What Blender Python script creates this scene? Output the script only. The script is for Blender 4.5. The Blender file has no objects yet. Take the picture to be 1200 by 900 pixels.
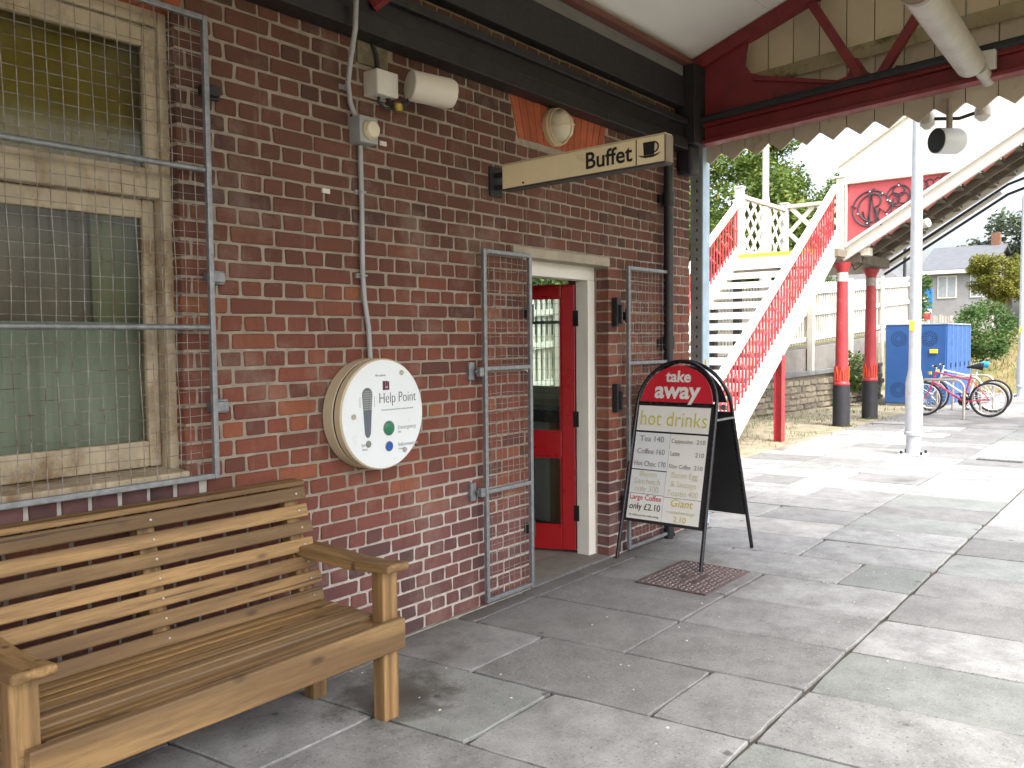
import bpy, math, random
import numpy as np
from mathutils import Vector, Matrix
random.seed(7); np.random.seed(7)
SC = bpy.context.scene
COL = SC.collection
R = math.radians

# ------------------------------------------------------------------ camera
cam = bpy.data.cameras.new('camera'); cam_o = bpy.data.objects.new('camera', cam); COL.objects.link(cam_o)
cam.sensor_width = 36; cam.lens = 30.0; cam.clip_end = 2000; cam.clip_start = 0.05
CM = Matrix(((0.62164301, 0.04613451, -0.7819409), (-0.78323702, 0.02388317, -0.62126433), (-0.0099865, 0.99864969, 0.05098107)))
cam_o.matrix_world = Matrix.Translation((0, -3.16, 1.53)) @ CM.to_4x4()
SC.camera = cam_o

# ------------------------------------------------------------------ sky, sun, exposure
SUN_EL, SUN_AZ = R(52), R(200)          # azimuth measured from +Y clockwise
W = bpy.data.worlds.new('World'); SC.world = W; W.use_nodes = True
nt = W.node_tree; bg = nt.nodes['Background']; sky = nt.nodes.new('ShaderNodeTexSky')
sky.sky_type = 'NISHITA'; sky.sun_disc = False; sky.sun_elevation = SUN_EL; sky.sun_rotation = SUN_AZ
sky.dust_density = 6.0; sky.air_density = 1.0; sky.ozone_density = 1.0
hs = nt.nodes.new('ShaderNodeHueSaturation'); hs.inputs['Saturation'].default_value = 0.5; hs.inputs['Value'].default_value = 1.0
nt.links.new(sky.outputs[0], hs.inputs['Color']); nt.links.new(hs.outputs[0], bg.inputs['Color'])
bg.inputs['Strength'].default_value = 0.15
sl = bpy.data.lights.new('sun', 'SUN'); sl.energy = 0.9; sl.angle = R(26); sl.color = (1, .97, .92)
so = bpy.data.objects.new('sun', sl); COL.objects.link(so)
sd = Vector((math.sin(SUN_AZ) * math.cos(SUN_EL), math.cos(SUN_AZ) * math.cos(SUN_EL), math.sin(SUN_EL)))
so.rotation_euler = sd.to_track_quat('Z', 'Y').to_euler()
so.location = sd * 60
SC.view_settings.view_transform = 'Standard'; SC.view_settings.look = 'None'
SC.view_settings.exposure = 1.88; SC.view_settings.gamma = 1.0

# ------------------------------------------------------------------ materials
def _n(nt, t, **k):
    n = nt.nodes.new(t)
    for a, v in k.items(): setattr(n, a, v)
    return n
def _pos(nt, stretch=(1, 1, 1)):
    g = _n(nt, 'ShaderNodeNewGeometry'); m = _n(nt, 'ShaderNodeMapping'); m.inputs['Scale'].default_value = stretch
    nt.links.new(g.outputs['Position'], m.inputs['Vector']); return m.outputs[0], g
def _noise(nt, vec, scale, detail=4, rough=.6):
    n = _n(nt, 'ShaderNodeTexNoise'); n.inputs['Scale'].default_value = scale; n.inputs['Detail'].default_value = detail
    n.inputs['Roughness'].default_value = rough; nt.links.new(vec, n.inputs['Vector']); return n.outputs['Fac']
def _ramp(nt, fac, stops):
    r = _n(nt, 'ShaderNodeValToRGB'); e = r.color_ramp.elements
    while len(e) < len(stops): e.new(.5)
    for el, (p, c) in zip(e, stops): el.position = p; el.color = tuple(c) + (1,) if len(c) == 3 else c
    nt.links.new(fac, r.inputs['Fac']); return r.outputs['Color']
def _mix(nt, fac, a, b, mode='MIX'):
    m = _n(nt, 'ShaderNodeMix', data_type='RGBA', blend_type=mode)
    for s, v in (('Factor', fac), ('A', a), ('B', b)):
        i = [q for q in m.inputs if q.name == s and (q.type == 'RGBA' or s == 'Factor' and q.type == 'VALUE')][0]
        if hasattr(v, 'links'): nt.links.new(v, i)
        elif s == 'Factor': i.default_value = v
        else: i.default_value = tuple(v) + (1,)
    return [o for o in m.outputs if o.type == 'RGBA'][0]
def _math(nt, op, a, b=0.0):
    m = _n(nt, 'ShaderNodeMath', operation=op)
    for i, v in ((0, a), (1, b)):
        if hasattr(v, 'links'): nt.links.new(v, m.inputs[i])
        else: m.inputs[i].default_value = v
    return m.outputs[0]
def _maprange(nt, v, a, b, c=0., d=1.):
    m = _n(nt, 'ShaderNodeMapRange'); nt.links.new(v, m.inputs['Value'])
    for n_, x in (('From Min', a), ('From Max', b), ('To Min', c), ('To Max', d)): m.inputs[n_].default_value = x
    return m.outputs[0]
MATS = {}
def mat(name, col, rough=.6, metal=0., var=.18, scale=6., bump=.15, bscale=90., stretch=(1, 1, 1), dirt=None, dirt_at=(.58, .72), dscale=5., rnd=0., spec=.5, bdist=.004, coat=0.):
    """plain surface with tonal mottling, fine relief, optional dirt patches and per-object tone"""
    if name in MATS: return MATS[name]
    m = bpy.data.materials.new(name); m.use_nodes = True; nt = m.node_tree; b = nt.nodes['Principled BSDF']
    vec, g = _pos(nt, stretch)
    f1 = _noise(nt, vec, scale, 5)
    c = _ramp(nt, f1, [(.3, [x * (1 - var) for x in col]), (.7, [min(1, x * (1 + var)) for x in col])])
    if rnd:
        oi = _n(nt, 'ShaderNodeObjectInfo')
        k = _maprange(nt, oi.outputs['Random'], 0, 1, 1 - rnd, 1 + rnd)
        cc = _n(nt, 'ShaderNodeCombineColor')
        for i in range(3): nt.links.new(k, cc.inputs[i])
        c = _mix(nt, 1.0, c, cc.outputs[0], 'MULTIPLY')
    if dirt:
        f2 = _noise(nt, vec, dscale, 8, .7)
        c = _mix(nt, _maprange(nt, f2, dirt_at[0], dirt_at[1]), c, dirt)
    nt.links.new(c, b.inputs['Base Color'])
    b.inputs['Metallic'].default_value = metal; b.inputs['Specular IOR Level'].default_value = spec
    b.inputs['Coat Weight'].default_value = coat
    fr = _noise(nt, vec, scale * 3, 3)
    nt.links.new(_maprange(nt, fr, .2, .8, max(0, rough - .12), min(1, rough + .12)), b.inputs['Roughness'])
    if bump:
        bp = _n(nt, 'ShaderNodeBump'); bp.inputs['Strength'].default_value = bump; bp.inputs['Distance'].default_value = bdist
        nt.links.new(_noise(nt, vec, bscale, 4), bp.inputs['Height']); nt.links.new(bp.outputs[0], b.inputs['Normal'])
    MATS[name] = m; return m

def brick_mat(name, island):
    m = bpy.data.materials.new(name); m.use_nodes = True; nt = m.node_tree; b = nt.nodes['Principled BSDF']
    vec, g = _pos(nt)
    if island: rv = g.outputs['Random Per Island']
    else: rv = _n(nt, 'ShaderNodeObjectInfo').outputs['Random']
    base = _ramp(nt, rv, [(0., (.10, .046, .038)), (.06, (.14, .051, .037)), (.16, (.175, .056, .038)), (.5, (.205, .063, .041)), (.8, (.235, .073, .045)), (.95, (.28, .092, .047)), (1., (.33, .125, .055))])
    sx = _n(nt, 'ShaderNodeSeparateXYZ'); nt.links.new(g.outputs['Position'], sx.inputs[0])
    nz = _noise(nt, vec, 1.6, 3)
    # a purple stock in the lowest courses, browner high up with the canopy's shade put into the colour
    zz = _math(nt, 'ADD', sx.outputs['Z'], _math(nt, 'MULTIPLY', _math(nt, 'SUBTRACT', nz, .5), .9))
    purple = _ramp(nt, rv, [(0., (.085, .055, .065)), (.2, (.135, .064, .068)), (1., (.19, .082, .078))])
    c = _mix(nt, _maprange(nt, zz, .85, .45, 0, .85), base, purple)
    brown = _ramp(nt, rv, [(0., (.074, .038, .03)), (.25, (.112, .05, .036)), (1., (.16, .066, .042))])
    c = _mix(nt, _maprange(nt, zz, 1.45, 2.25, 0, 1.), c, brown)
    soot = _maprange(nt, _noise(nt, vec, .75, 4, .6), .32, .68, .74, 1.14); sc_ = _n(nt, 'ShaderNodeCombineColor')
    for i in range(3): nt.links.new(soot, sc_.inputs[i])
    c = _mix(nt, 1., c, sc_.outputs[0], 'MULTIPLY')
    f = _noise(nt, vec, 38, 6, .75)
    c = _mix(nt, _maprange(nt, f, .3, .75, 0, .55), c, (.09, .045, .036))
    f2 = _noise(nt, vec, 130, 3, .7)
    c = _mix(nt, _maprange(nt, f2, .62, .8, 0, .5), c, (.30, .2, .16))
    lime = _noise(nt, vec, 2.6, 8, .7)                   # white salt bloom in patches
    c = _mix(nt, _maprange(nt, lime, .52, .78, 0, .5), c, (.33, .265, .215))
    sv, _ = _pos(nt, (5.5, 5.5, .38))                    # runs of lime and soot down the face
    c = _mix(nt, _maprange(nt, _noise(nt, sv, 1.9, 6, .68), .60, .74, 0, .42), c, (.34, .28, .25))
    c = _mix(nt, _maprange(nt, _noise(nt, sv, 1.1, 6, .7), .62, .80, 0, .6), c, (.04, .028, .024))
    nt.links.new(c, b.inputs['Base Color']); b.inputs['Roughness'].default_value = .85; b.inputs['Specular IOR Level'].default_value = .3
    bp = _n(nt, 'ShaderNodeBump'); bp.inputs['Strength'].default_value = .55; bp.inputs['Distance'].default_value = .004
    nt.links.new(_noise(nt, vec, 95, 6, .7), bp.inputs['Height']); nt.links.new(bp.outputs[0], b.inputs['Normal'])
    return m
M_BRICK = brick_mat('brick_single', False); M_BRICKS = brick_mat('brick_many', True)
def mortar_mat():
    m = bpy.data.materials.new('mortar'); m.use_nodes = True; nt = m.node_tree; b = nt.nodes['Principled BSDF']
    vec, g = _pos(nt); sx = _n(nt, 'ShaderNodeSeparateXYZ'); nt.links.new(g.outputs['Position'], sx.inputs[0])
    zz = _math(nt, 'ADD', sx.outputs['Z'], _math(nt, 'MULTIPLY', _math(nt, 'SUBTRACT', _noise(nt, vec, 1.6, 3), .5), .9))
    c = _ramp(nt, _noise(nt, vec, 14, 6), [(.3, (.215, .177, .138)), (.7, (.345, .297, .24))])
    c = _mix(nt, _maprange(nt, zz, .85, .5), c, _ramp(nt, _noise(nt, vec, 30, 5), [(.3, (.33, .30, .27)), (.7, (.52, .48, .44))]))
    nt.links.new(c, b.inputs['Base Color']); b.inputs['Roughness'].default_value = .95
    bp = _n(nt, 'ShaderNodeBump'); bp.inputs['Strength'].default_value = .6; bp.inputs['Distance'].default_value = .004
    nt.links.new(_noise(nt, vec, 120, 5, .7), bp.inputs['Height']); nt.links.new(bp.outputs[0], b.inputs['Normal'])
    return m
M_MORTAR = mortar_mat()
def far_brick_mat():
    m = bpy.data.materials.new('brick_beyond_view'); m.use_nodes = True; nt = m.node_tree; b = nt.nodes['Principled BSDF']
    g = _n(nt, 'ShaderNodeNewGeometry'); sx = _n(nt, 'ShaderNodeSeparateXYZ'); nt.links.new(g.outputs['Position'], sx.inputs[0])
    cx = _n(nt, 'ShaderNodeCombineXYZ'); nt.links.new(_math(nt, 'ADD', sx.outputs['X'], sx.outputs['Y']), cx.inputs[0]); nt.links.new(sx.outputs['Z'], cx.inputs[1])
    t = _n(nt, 'ShaderNodeTexBrick'); nt.links.new(cx.outputs[0], t.inputs['Vector'])
    t.inputs['Color1'].default_value = (.12, .045, .035, 1); t.inputs['Color2'].default_value = (.17, .06, .04, 1); t.inputs['Mortar'].default_value = (.25, .2, .16, 1)
    t.inputs['Scale'].default_value = 1.0; t.inputs['Brick Width'].default_value = .225; t.inputs['Row Height'].default_value = .075; t.inputs['Mortar Size'].default_value = .006
    nt.links.new(t.outputs['Color'], b.inputs['Base Color']); b.inputs['Roughness'].default_value = .9
    return m
M_FARBRICK = far_brick_mat()
def slab_mat(name, a, bcol, grit):
    m = bpy.data.materials.new(name); m.use_nodes = True; nt = m.node_tree; b = nt.nodes['Principled BSDF']
    vec, g = _pos(nt); rv = _n(nt, 'ShaderNodeObjectInfo').outputs['Random']
    tone = _ramp(nt, rv, [(0., a), (.5, [(x + y) / 2 for x, y in zip(a, bcol)]), (1., bcol)])
    c = _mix(nt, _maprange(nt, _noise(nt, vec, 4.2, 9, .72), .38, .66, 0, .7), tone, [x * .60 for x in a])
    c = _mix(nt, _maprange(nt, _noise(nt, vec, 95, 3, .7), .58, .70, 0, grit), c, (.42, .41, .39))
    c = _mix(nt, _maprange(nt, _noise(nt, vec, 70, 3, .7), .58, .70, 0, grit), c, (.055, .052, .048))
    # damp and grease stains
    st = _noise(nt, vec, 1.1, 6, .62)
    c = _mix(nt, _maprange(nt, st, .60, .68, 0, .55), c, (.055, .045, .038))
    # wet patch spreading from the bench leg
    vd = _n(nt, 'ShaderNodeVectorMath', operation='DISTANCE'); nt.links.new(vec, vd.inputs[0]); vd.inputs[1].default_value = (2.50, -.52, 0)
    dd = _math(nt, 'ADD', vd.outputs['Value'], _math(nt, 'MULTIPLY', _math(nt, 'SUBTRACT', _noise(nt, vec, 5.5, 7, .7), .5), .75))
    c = _mix(nt, _maprange(nt, dd, .30, .18, 0, .62), c, (.05, .04, .032))
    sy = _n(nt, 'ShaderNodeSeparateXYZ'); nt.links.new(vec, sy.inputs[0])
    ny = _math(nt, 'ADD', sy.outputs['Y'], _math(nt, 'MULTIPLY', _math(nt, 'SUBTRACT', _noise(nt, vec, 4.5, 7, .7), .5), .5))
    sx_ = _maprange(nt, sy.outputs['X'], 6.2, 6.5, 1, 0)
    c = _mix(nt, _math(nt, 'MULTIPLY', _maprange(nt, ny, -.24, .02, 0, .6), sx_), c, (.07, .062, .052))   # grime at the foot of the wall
    sp = _n(nt, 'ShaderNodeTexVoronoi'); sp.inputs['Scale'].default_value = 3.1; nt.links.new(vec, sp.inputs['Vector'])
    c = _mix(nt, _maprange(nt, sp.outputs['Distance'], .075, .045, 0, .7), c, (.05, .047, .045))
    nt.links.new(c, b.inputs['Base Color'])
    nt.links.new(_maprange(nt, st, .45, .66, .78, .5), b.inputs['Roughness']); b.inputs['Specular IOR Level'].default_value = .4
    bp = _n(nt, 'ShaderNodeBump'); bp.inputs['Strength'].default_value = .4; bp.inputs['Distance'].default_value = .003
    nt.links.new(_noise(nt, vec, 160, 5, .7), bp.inputs['Height']); nt.links.new(bp.outputs[0], b.inputs['Normal'])
    return m
M_SLAB = slab_mat('paving_concrete', (.188, .190, .187), (.345, .353, .352), .75)
M_SLABL = slab_mat('paving_pale', (.32, .315, .30), (.42, .415, .40), .35)
M_SLABG = slab_mat('paving_greenish', (.205, .22, .21), (.30, .318, .308), .7)
def leaf_mat(name, dark, light, dry=None):
    m = bpy.data.materials.new(name); m.use_nodes = True; nt = m.node_tree; b = nt.nodes['Principled BSDF']
    vec, g = _pos(nt); rv = g.outputs['Random Per Island']
    st = [(0., dark), (.7, light)] + ([(.94, light), (1., dry)] if dry else [(1., [x * 1.2 for x in light])])
    c = _ramp(nt, rv, st)
    c = _mix(nt, _maprange(nt, _noise(nt, vec, .9, 3), .35, .65, 0, .5), c, dark)
    nt.links.new(c, b.inputs['Base Color']); b.inputs['Roughness'].default_value = .55; b.inputs['Specular IOR Level'].default_value = .3
    tr = _n(nt, 'ShaderNodeBsdfTranslucent'); nt.links.new(c, tr.inputs['Color'])
    mx = _n(nt, 'ShaderNodeMixShader'); mx.inputs[0].default_value = .3
    out = [n for n in nt.nodes if n.type == 'OUTPUT_MATERIAL'][0]
    nt.links.new(b.outputs[0], mx.inputs[1]); nt.links.new(tr.outputs[0], mx.inputs[2]); nt.links.new(mx.outputs[0], out.inputs['Surface'])
    return m
def glass_mat(name, tint=(.9, .95, .93), gloss=.08, rough=.02):
    m = bpy.data.materials.new(name); m.use_nodes = True; nt = m.node_tree; nt.nodes.remove(nt.nodes['Principled BSDF'])
    out = [n for n in nt.nodes if n.type == 'OUTPUT_MATERIAL'][0]
    t = _n(nt, 'ShaderNodeBsdfTransparent'); t.inputs['Color'].default_value = tuple(tint) + (1,)
    gl = _n(nt, 'ShaderNodeBsdfGlossy'); gl.inputs['Roughness'].default_value = rough
    lw = _n(nt, 'ShaderNodeFresnel'); lw.inputs['IOR'].default_value = 1.5
    mx = _n(nt, 'ShaderNodeMixShader'); nt.links.new(_math(nt, 'ADD', lw.outputs[0], gloss), mx.inputs[0])
    nt.links.new(t.outputs[0], mx.inputs[1]); nt.links.new(gl.outputs[0], mx.inputs[2]); nt.links.new(mx.outputs[0], out.inputs['Surface'])
    return m
def wood_mat(name, light, dark, axis):
    m = bpy.data.materials.new(name); m.use_nodes = True; nt = m.node_tree; b = nt.nodes['Principled BSDF']
    st = [9, 9, 9]; st[axis] = .55
    vec, g = _pos(nt, tuple(st)); oi = _n(nt, 'ShaderNodeObjectInfo')
    off = _n(nt, 'ShaderNodeVectorMath', operation='ADD'); cx = _n(nt, 'ShaderNodeCombineXYZ')
    k = _math(nt, 'MULTIPLY', oi.outputs['Random'], 57.)
    for i in range(3): nt.links.new(k, cx.inputs[i])
    nt.links.new(vec, off.inputs[0]); nt.links.new(cx.outputs[0], off.inputs[1]); v = off.outputs[0]
    warp = _noise(nt, v, .9, 3)
    wv = _n(nt, 'ShaderNodeTexWave'); wv.bands_direction = ['Y', 'Z', 'X'][axis]
    wv.inputs['Scale'].default_value = .55; wv.inputs['Distortion'].default_value = 14; wv.inputs['Detail'].default_value = 3; wv.inputs['Detail Scale'].default_value = .9
    nt.links.new(v, wv.inputs['Vector'])
    c = _ramp(nt, wv.outputs['Fac'], [(.05, dark), (.5, [(x * .55 + y * .45) for x, y in zip(light, dark)]), (.95, light)])
    c = _mix(nt, _maprange(nt, warp, .35, .7, 0, .55), c, light)
    fine = _noise(nt, v, 9, 4, .7)
    c = _mix(nt, _maprange(nt, fine, .42, .72, 0, .75), c, dark)
    grey = _noise(nt, vec, .25, 4)
    c = _mix(nt, _maprange(nt, grey, .52, .72, 0, .45), c, (.17, .14, .105))
    cst = [46, 46, 46]; cst[axis] = .9; cv_, _ = _pos(nt, tuple(cst))
    co = _n(nt, 'ShaderNodeVectorMath', operation='ADD'); nt.links.new(cv_, co.inputs[0]); nt.links.new(cx.outputs[0], co.inputs[1])
    c = _mix(nt, _maprange(nt, _noise(nt, co.outputs[0], 1., 3, .6), .655, .69, 0, .8), c, [x * .35 for x in dark])   # drying splits
    vo, _ = _pos(nt, (3.4, 8, 8) if axis == 0 else (8, 8, 4)); vr = _n(nt, 'ShaderNodeTexVoronoi'); vr.inputs['Scale'].default_value = 1.; nt.links.new(vo, vr.inputs['Vector'])
    c = _mix(nt, _maprange(nt, vr.outputs['Distance'], .14, .06, 0, .75), c, [x * .4 for x in dark])     # knots
    kk = _maprange(nt, oi.outputs['Random'], 0, 1, .76, 1.16); cc = _n(nt, 'ShaderNodeCombineColor')
    for i in range(3): nt.links.new(kk, cc.inputs[i])
    c = _mix(nt, 1., c, cc.outputs[0], 'MULTIPLY')
    nt.links.new(c, b.inputs['Base Color']); b.inputs['Roughness'].default_value = .62
    bp = _n(nt, 'ShaderNodeBump'); bp.inputs['Strength'].default_value = .35; bp.inputs['Distance'].default_value = .003
    nt.links.new(fine, bp.inputs['Height']); nt.links.new(bp.outputs[0], b.inputs['Normal'])
    return m
WL, WD = (.345, .21, .084), (.125, .07, .027)
M_WX = wood_mat('bench_timber_long', WL, WD, 0); M_WS = wood_mat('bench_timber_seat', (.31, .19, .076), (.10, .056, .023), 0); M_WY = wood_mat('bench_timber_cross', WL, WD, 1); M_WZ = wood_mat('bench_timber_upright', WL, WD, 2)
GALV = mat('galvanised_steel', (.24, .255, .27), .45, .55, .25, 30, .12, 140, dirt=(.16, .13, .10), dscale=18, dirt_at=(.62, .8))
WIRE = mat('rusty_wire', (.27, .255, .235), .5, .4, .35, 25, 0, dirt=(.10, .05, .025), dscale=14, dirt_at=(.48, .66))
BLACKP = mat('black_paint', (.012, .012, .014), .45, 0, .3, 10, .1, 60, dirt=(.03, .028, .02), dscale=6)
BLACKI = mat('black_iron_dull', (.016, .016, .018), .6, 0, .3, 12, .2, 40)
REDDK = mat('dark_red_paint', (.19, .02, .023), .5, 0, .2, 6, .1, 50, dirt=(.07, .02, .018), dscale=5)
REDPK = mat('bridge_red_paint', (.40, .038, .046), .42, 0, .15, 5, .1, 40, dirt=(.38, .11, .09), dscale=7, dirt_at=(.55, .75))
REDBR = mat('bright_red_detail', (.72, .075, .03), .4, 0, .15, 8, .05, 40)
DOORR = mat('door_red_gloss', (.32, .007, .011), .32, 0, .03, 2, .0, 30, coat=.2)
CREAM = mat('cream_paint', (.58, .47, .29), .55, 0, .1, 4, .1, 40, dirt=(.36, .25, .12), dscale=4)
WHITEP = mat('white_paint', (.72, .70, .64), .5, 0, .06, 4, .1, 60, dirt=(.45, .38, .28), dscale=6, dirt_at=(.62, .78))
BRWHITE = mat('bridge_white_paint', (.64, .615, .55), .5, 0, .06, 3, .08, 40, dirt=(.42, .33, .22), dscale=5, dirt_at=(.66, .8))
WINCR = mat('window_joinery', (.40, .335, .235), .6, 0, .18, 8, .25, 60, dirt=(.20, .135, .07), dscale=7, dirt_at=(.48, .66), stretch=(1, 1, .6))
OFFW = mat('off_white_plastic', (.62, .60, .54), .4, 0, .05, 8, 0)
SIGNC = mat('sign_cream', (.86, .74, .47), .38, 0, .06, 3, 0, dirt=(.42, .30, .15), dscale=4, dirt_at=(.6, .8))
CHAR = mat('lettering_black', (.015, .015, .015), .5, 0, 0, 1, 0)
GLASSC = glass_mat('clear_glass'); GLASSD = glass_mat('dusty_glass', (.82, .84, .80), -.02, .10)

# ------------------------------------------------------------------ mesh helpers
class MB:
    def __init__(s): s.v = []; s.f = []
    def poly(s, pts):
        i = len(s.v); s.v += [tuple(p) for p in pts]; s.f.append(tuple(range(i, i + len(pts)))); return s
    def hexa(s, p):                       # 8 points: bottom loop 0-3, top loop 4-7
        i = len(s.v); s.v += [tuple(q) for q in p]
        s.f += [(i+3, i+2, i+1, i), (i+4, i+5, i+6, i+7)] + [(i+a, i+(a+1) % 4, i+4+(a+1) % 4, i+4+a) for a in range(4)]; return s
    def box(s, x0, x1, y0, y1, z0, z1):
        x0, x1 = sorted((x0, x1)); y0, y1 = sorted((y0, y1)); z0, z1 = sorted((z0, z1))
        return s.hexa([(x0,y0,z0),(x1,y0,z0),(x1,y1,z0),(x0,y1,z0),(x0,y0,z1),(x1,y0,z1),(x1,y1,z1),(x0,y1,z1)])
    def beam(s, a, b, w, h, up=(0, 0, 1)):
        a = Vector(a); b = Vector(b); d = (b - a).normalized(); r = d.cross(Vector(up)).normalized() * (w / 2); u = r.cross(d).normalized() * (h / 2)
        return s.hexa([a-r-u, a+r-u, b+r-u, b-r-u, a-r+u, a+r+u, b+r+u, b-r+u])
    def tube(s, pts, r, n=8, closed=False, caps=True):
        pts = [Vector(p) for p in pts]; k = len(pts); rr = r if isinstance(r, (list, tuple)) else [r] * k
        base = len(s.v); prev = None
        for j, p in enumerate(pts):
            if closed: d = pts[(j+1) % k] - pts[j-1]
            else: d = pts[min(j+1, k-1)] - pts[max(j-1, 0)]
            d.normalize()
            if prev is None:
                ref = Vector((0, 0, 1)) if abs(d.z) < .9 else Vector((1, 0, 0))
                u = d.cross(ref).normalized()
            else: u = (prev - d * prev.dot(d)).normalized()
            prev = u; w = d.cross(u)
            for q in range(n):
                t = 2 * math.pi * q / n; s.v.append(tuple(p + (u * math.cos(t) + w * math.sin(t)) * rr[j]))
        for j in range(k if closed else k - 1):
            a = base + j * n; b = base + ((j+1) % k) * n
            s.f += [(a+q, a+(q+1) % n, b+(q+1) % n, b+q) for q in range(n)]
        if not closed and caps:
            s.f.append(tuple(base + q for q in reversed(range(n)))); s.f.append(tuple(base + (k-1)*n + q for q in range(n)))
        return s
    def cyl(s, a, b, r0, r1=None, n=20): return s.tube([a, b], [r0, r0 if r1 is None else r1], n)
    def lathe(s, c, prof, n=24, axis='Z'):
        base = len(s.v)
        for (r, h) in prof:
            for q in range(n):
                t = 2*math.pi*q/n; a, b = r*math.cos(t), r*math.sin(t)
                s.v.append({'Z': (c[0]+a, c[1]+b, c[2]+h), 'Y': (c[0]+a, c[1]+h, c[2]+b), 'X': (c[0]+h, c[1]+a, c[2]+b)}[axis])
        for j in range(len(prof)-1):
            a = base+j*n; b = a+n; s.f += [(a+q, a+(q+1) % n, b+(q+1) % n, b+q) for q in range(n)]
        s.f.append(tuple(base+q for q in reversed(range(n)))); s.f.append(tuple(base+(len(prof)-1)*n+q for q in range(n)))
        return s
    def prism(s, pts, off):               # planar polygon pushed along vector off
        off = Vector(off); n = len(pts); i = len(s.v)
        s.v += [tuple(p) for p in pts] + [tuple(Vector(p) + off) for p in pts]
        s.f += [tuple(range(i, i+n))[::-1], tuple(range(i+n, i+2*n))] + [(i+a, i+(a+1) % n, i+n+(a+1) % n, i+n+a) for a in range(n)]
        return s
    def mesh(s, name, material, org=(0, 0, 0), smooth=False, fix=True):
        me = bpy.data.meshes.new(name); o = Vector(org)
        me.from_pydata([tuple(Vector(p) - o) for p in s.v], [], s.f)
        if fix:
            import bmesh
            b = bmesh.new(); b.from_mesh(me); bmesh.ops.recalc_face_normals(b, faces=b.faces); b.to_mesh(me); b.free()
        me.materials.append(material)
        if smooth: me.polygons.foreach_set('use_smooth', [True] * len(me.polygons)); me.set_sharp_from_angle(angle=R(40))
        return me
    def build(s, name, material, parent=None, bev=0, smooth=False, label=None, kind=None, fix=True, seg=2):
        org = wloc(parent)
        o = bpy.data.objects.new(name, s.mesh(name, material, org, smooth, fix)); COL.objects.link(o)
        if parent: o.parent = parent
        if bev:
            m = o.modifiers.new('edge', 'BEVEL'); m.width = bev; m.segments = seg; m.limit_method = 'ANGLE'; m.angle_limit = R(35)
        if label: o['label'] = label
        if kind: o['kind'] = kind
        return o
def wloc(o):
    v = Vector((0, 0, 0))
    while o is not None: v += o.location; o = o.parent
    return v
def thing(name, label, cat, loc, group=None):
    o = bpy.data.objects.new(name, None); o.empty_display_size = .2; COL.objects.link(o); o.location = loc
    return tag(o, label, cat, group)
def tag(o, label, cat, group=None):
    o['label'] = label; o['category'] = cat
    if group: o['group'] = group
    return o
def struct(o): o['kind'] = 'structure'; return o
def part(name, parent, material, box=None, **k):
    return MB().box(*box).build(name, material, parent, **k)
def inst(name, me, parent, loc, rot=None):
    o = bpy.data.objects.new(name, me); COL.objects.link(o); o.parent = parent; o.location = Vector(loc) - wloc(parent)
    if rot: o.rotation_euler = rot
    return o
def copy_tree(o, parent=None, loc=None):
    c = o.copy(); COL.objects.link(c)
    if parent: c.parent = parent
    if loc is not None: c.location = loc
    for ch in list(o.children): copy_tree(ch, c)
    return c
def text(parent, body, size, frame, material, sx=1., bold=0., align='CENTER', name='lettering', depth=.0008, shear=0., space=1.):
    """flat raised lettering; frame = (origin, right, up) in world space"""
    cu = bpy.data.curves.new('text', 'FONT'); cu.body = body; cu.size = size; cu.align_x = align; cu.align_y = 'CENTER'
    cu.offset = bold; cu.extrude = depth; cu.shear = shear; cu.resolution_u = 4; cu.space_character = space
    t = bpy.data.objects.new('text', cu); COL.objects.link(t)
    me = bpy.data.meshes.new_from_object(t.evaluated_get(bpy.context.evaluated_depsgraph_get()))
    bpy.data.objects.remove(t); bpy.data.curves.remove(cu)
    o, r, u = [Vector(q) for q in frame]; r = r.normalized(); u = u.normalized(); n = r.cross(u)
    org = wloc(parent)
    for v in me.vertices: v.co = o + r * v.co.x * sx + u * v.co.y + n * (v.co.z + depth) - org
    me.materials.clear(); me.materials.append(material); me.name = name
    ob = bpy.data.objects.new(name, me); COL.objects.link(ob); ob.parent = parent
    return ob
def raw(name, v, f, material, parent=None):
    me = bpy.data.meshes.new(name); v = np.asarray(v, dtype=np.float32) - np.array(wloc(parent), dtype=np.float32); f = np.asarray(f, dtype=np.int32)
    me.vertices.add(len(v)); me.vertices.foreach_set('co', v.ravel()); k = f.shape[1]
    me.loops.add(f.size); me.loops.foreach_set('vertex_index', f.ravel())
    me.polygons.add(len(f)); me.polygons.foreach_set('loop_start', np.arange(0, f.size, k, dtype=np.int32)); me.polygons.foreach_set('loop_total', np.full(len(f), k, dtype=np.int32))
    me.update(calc_edges=True); me.validate(); me.materials.append(material)
    o = bpy.data.objects.new(name, me); COL.objects.link(o)
    if parent: o.parent = parent
    return o
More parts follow.
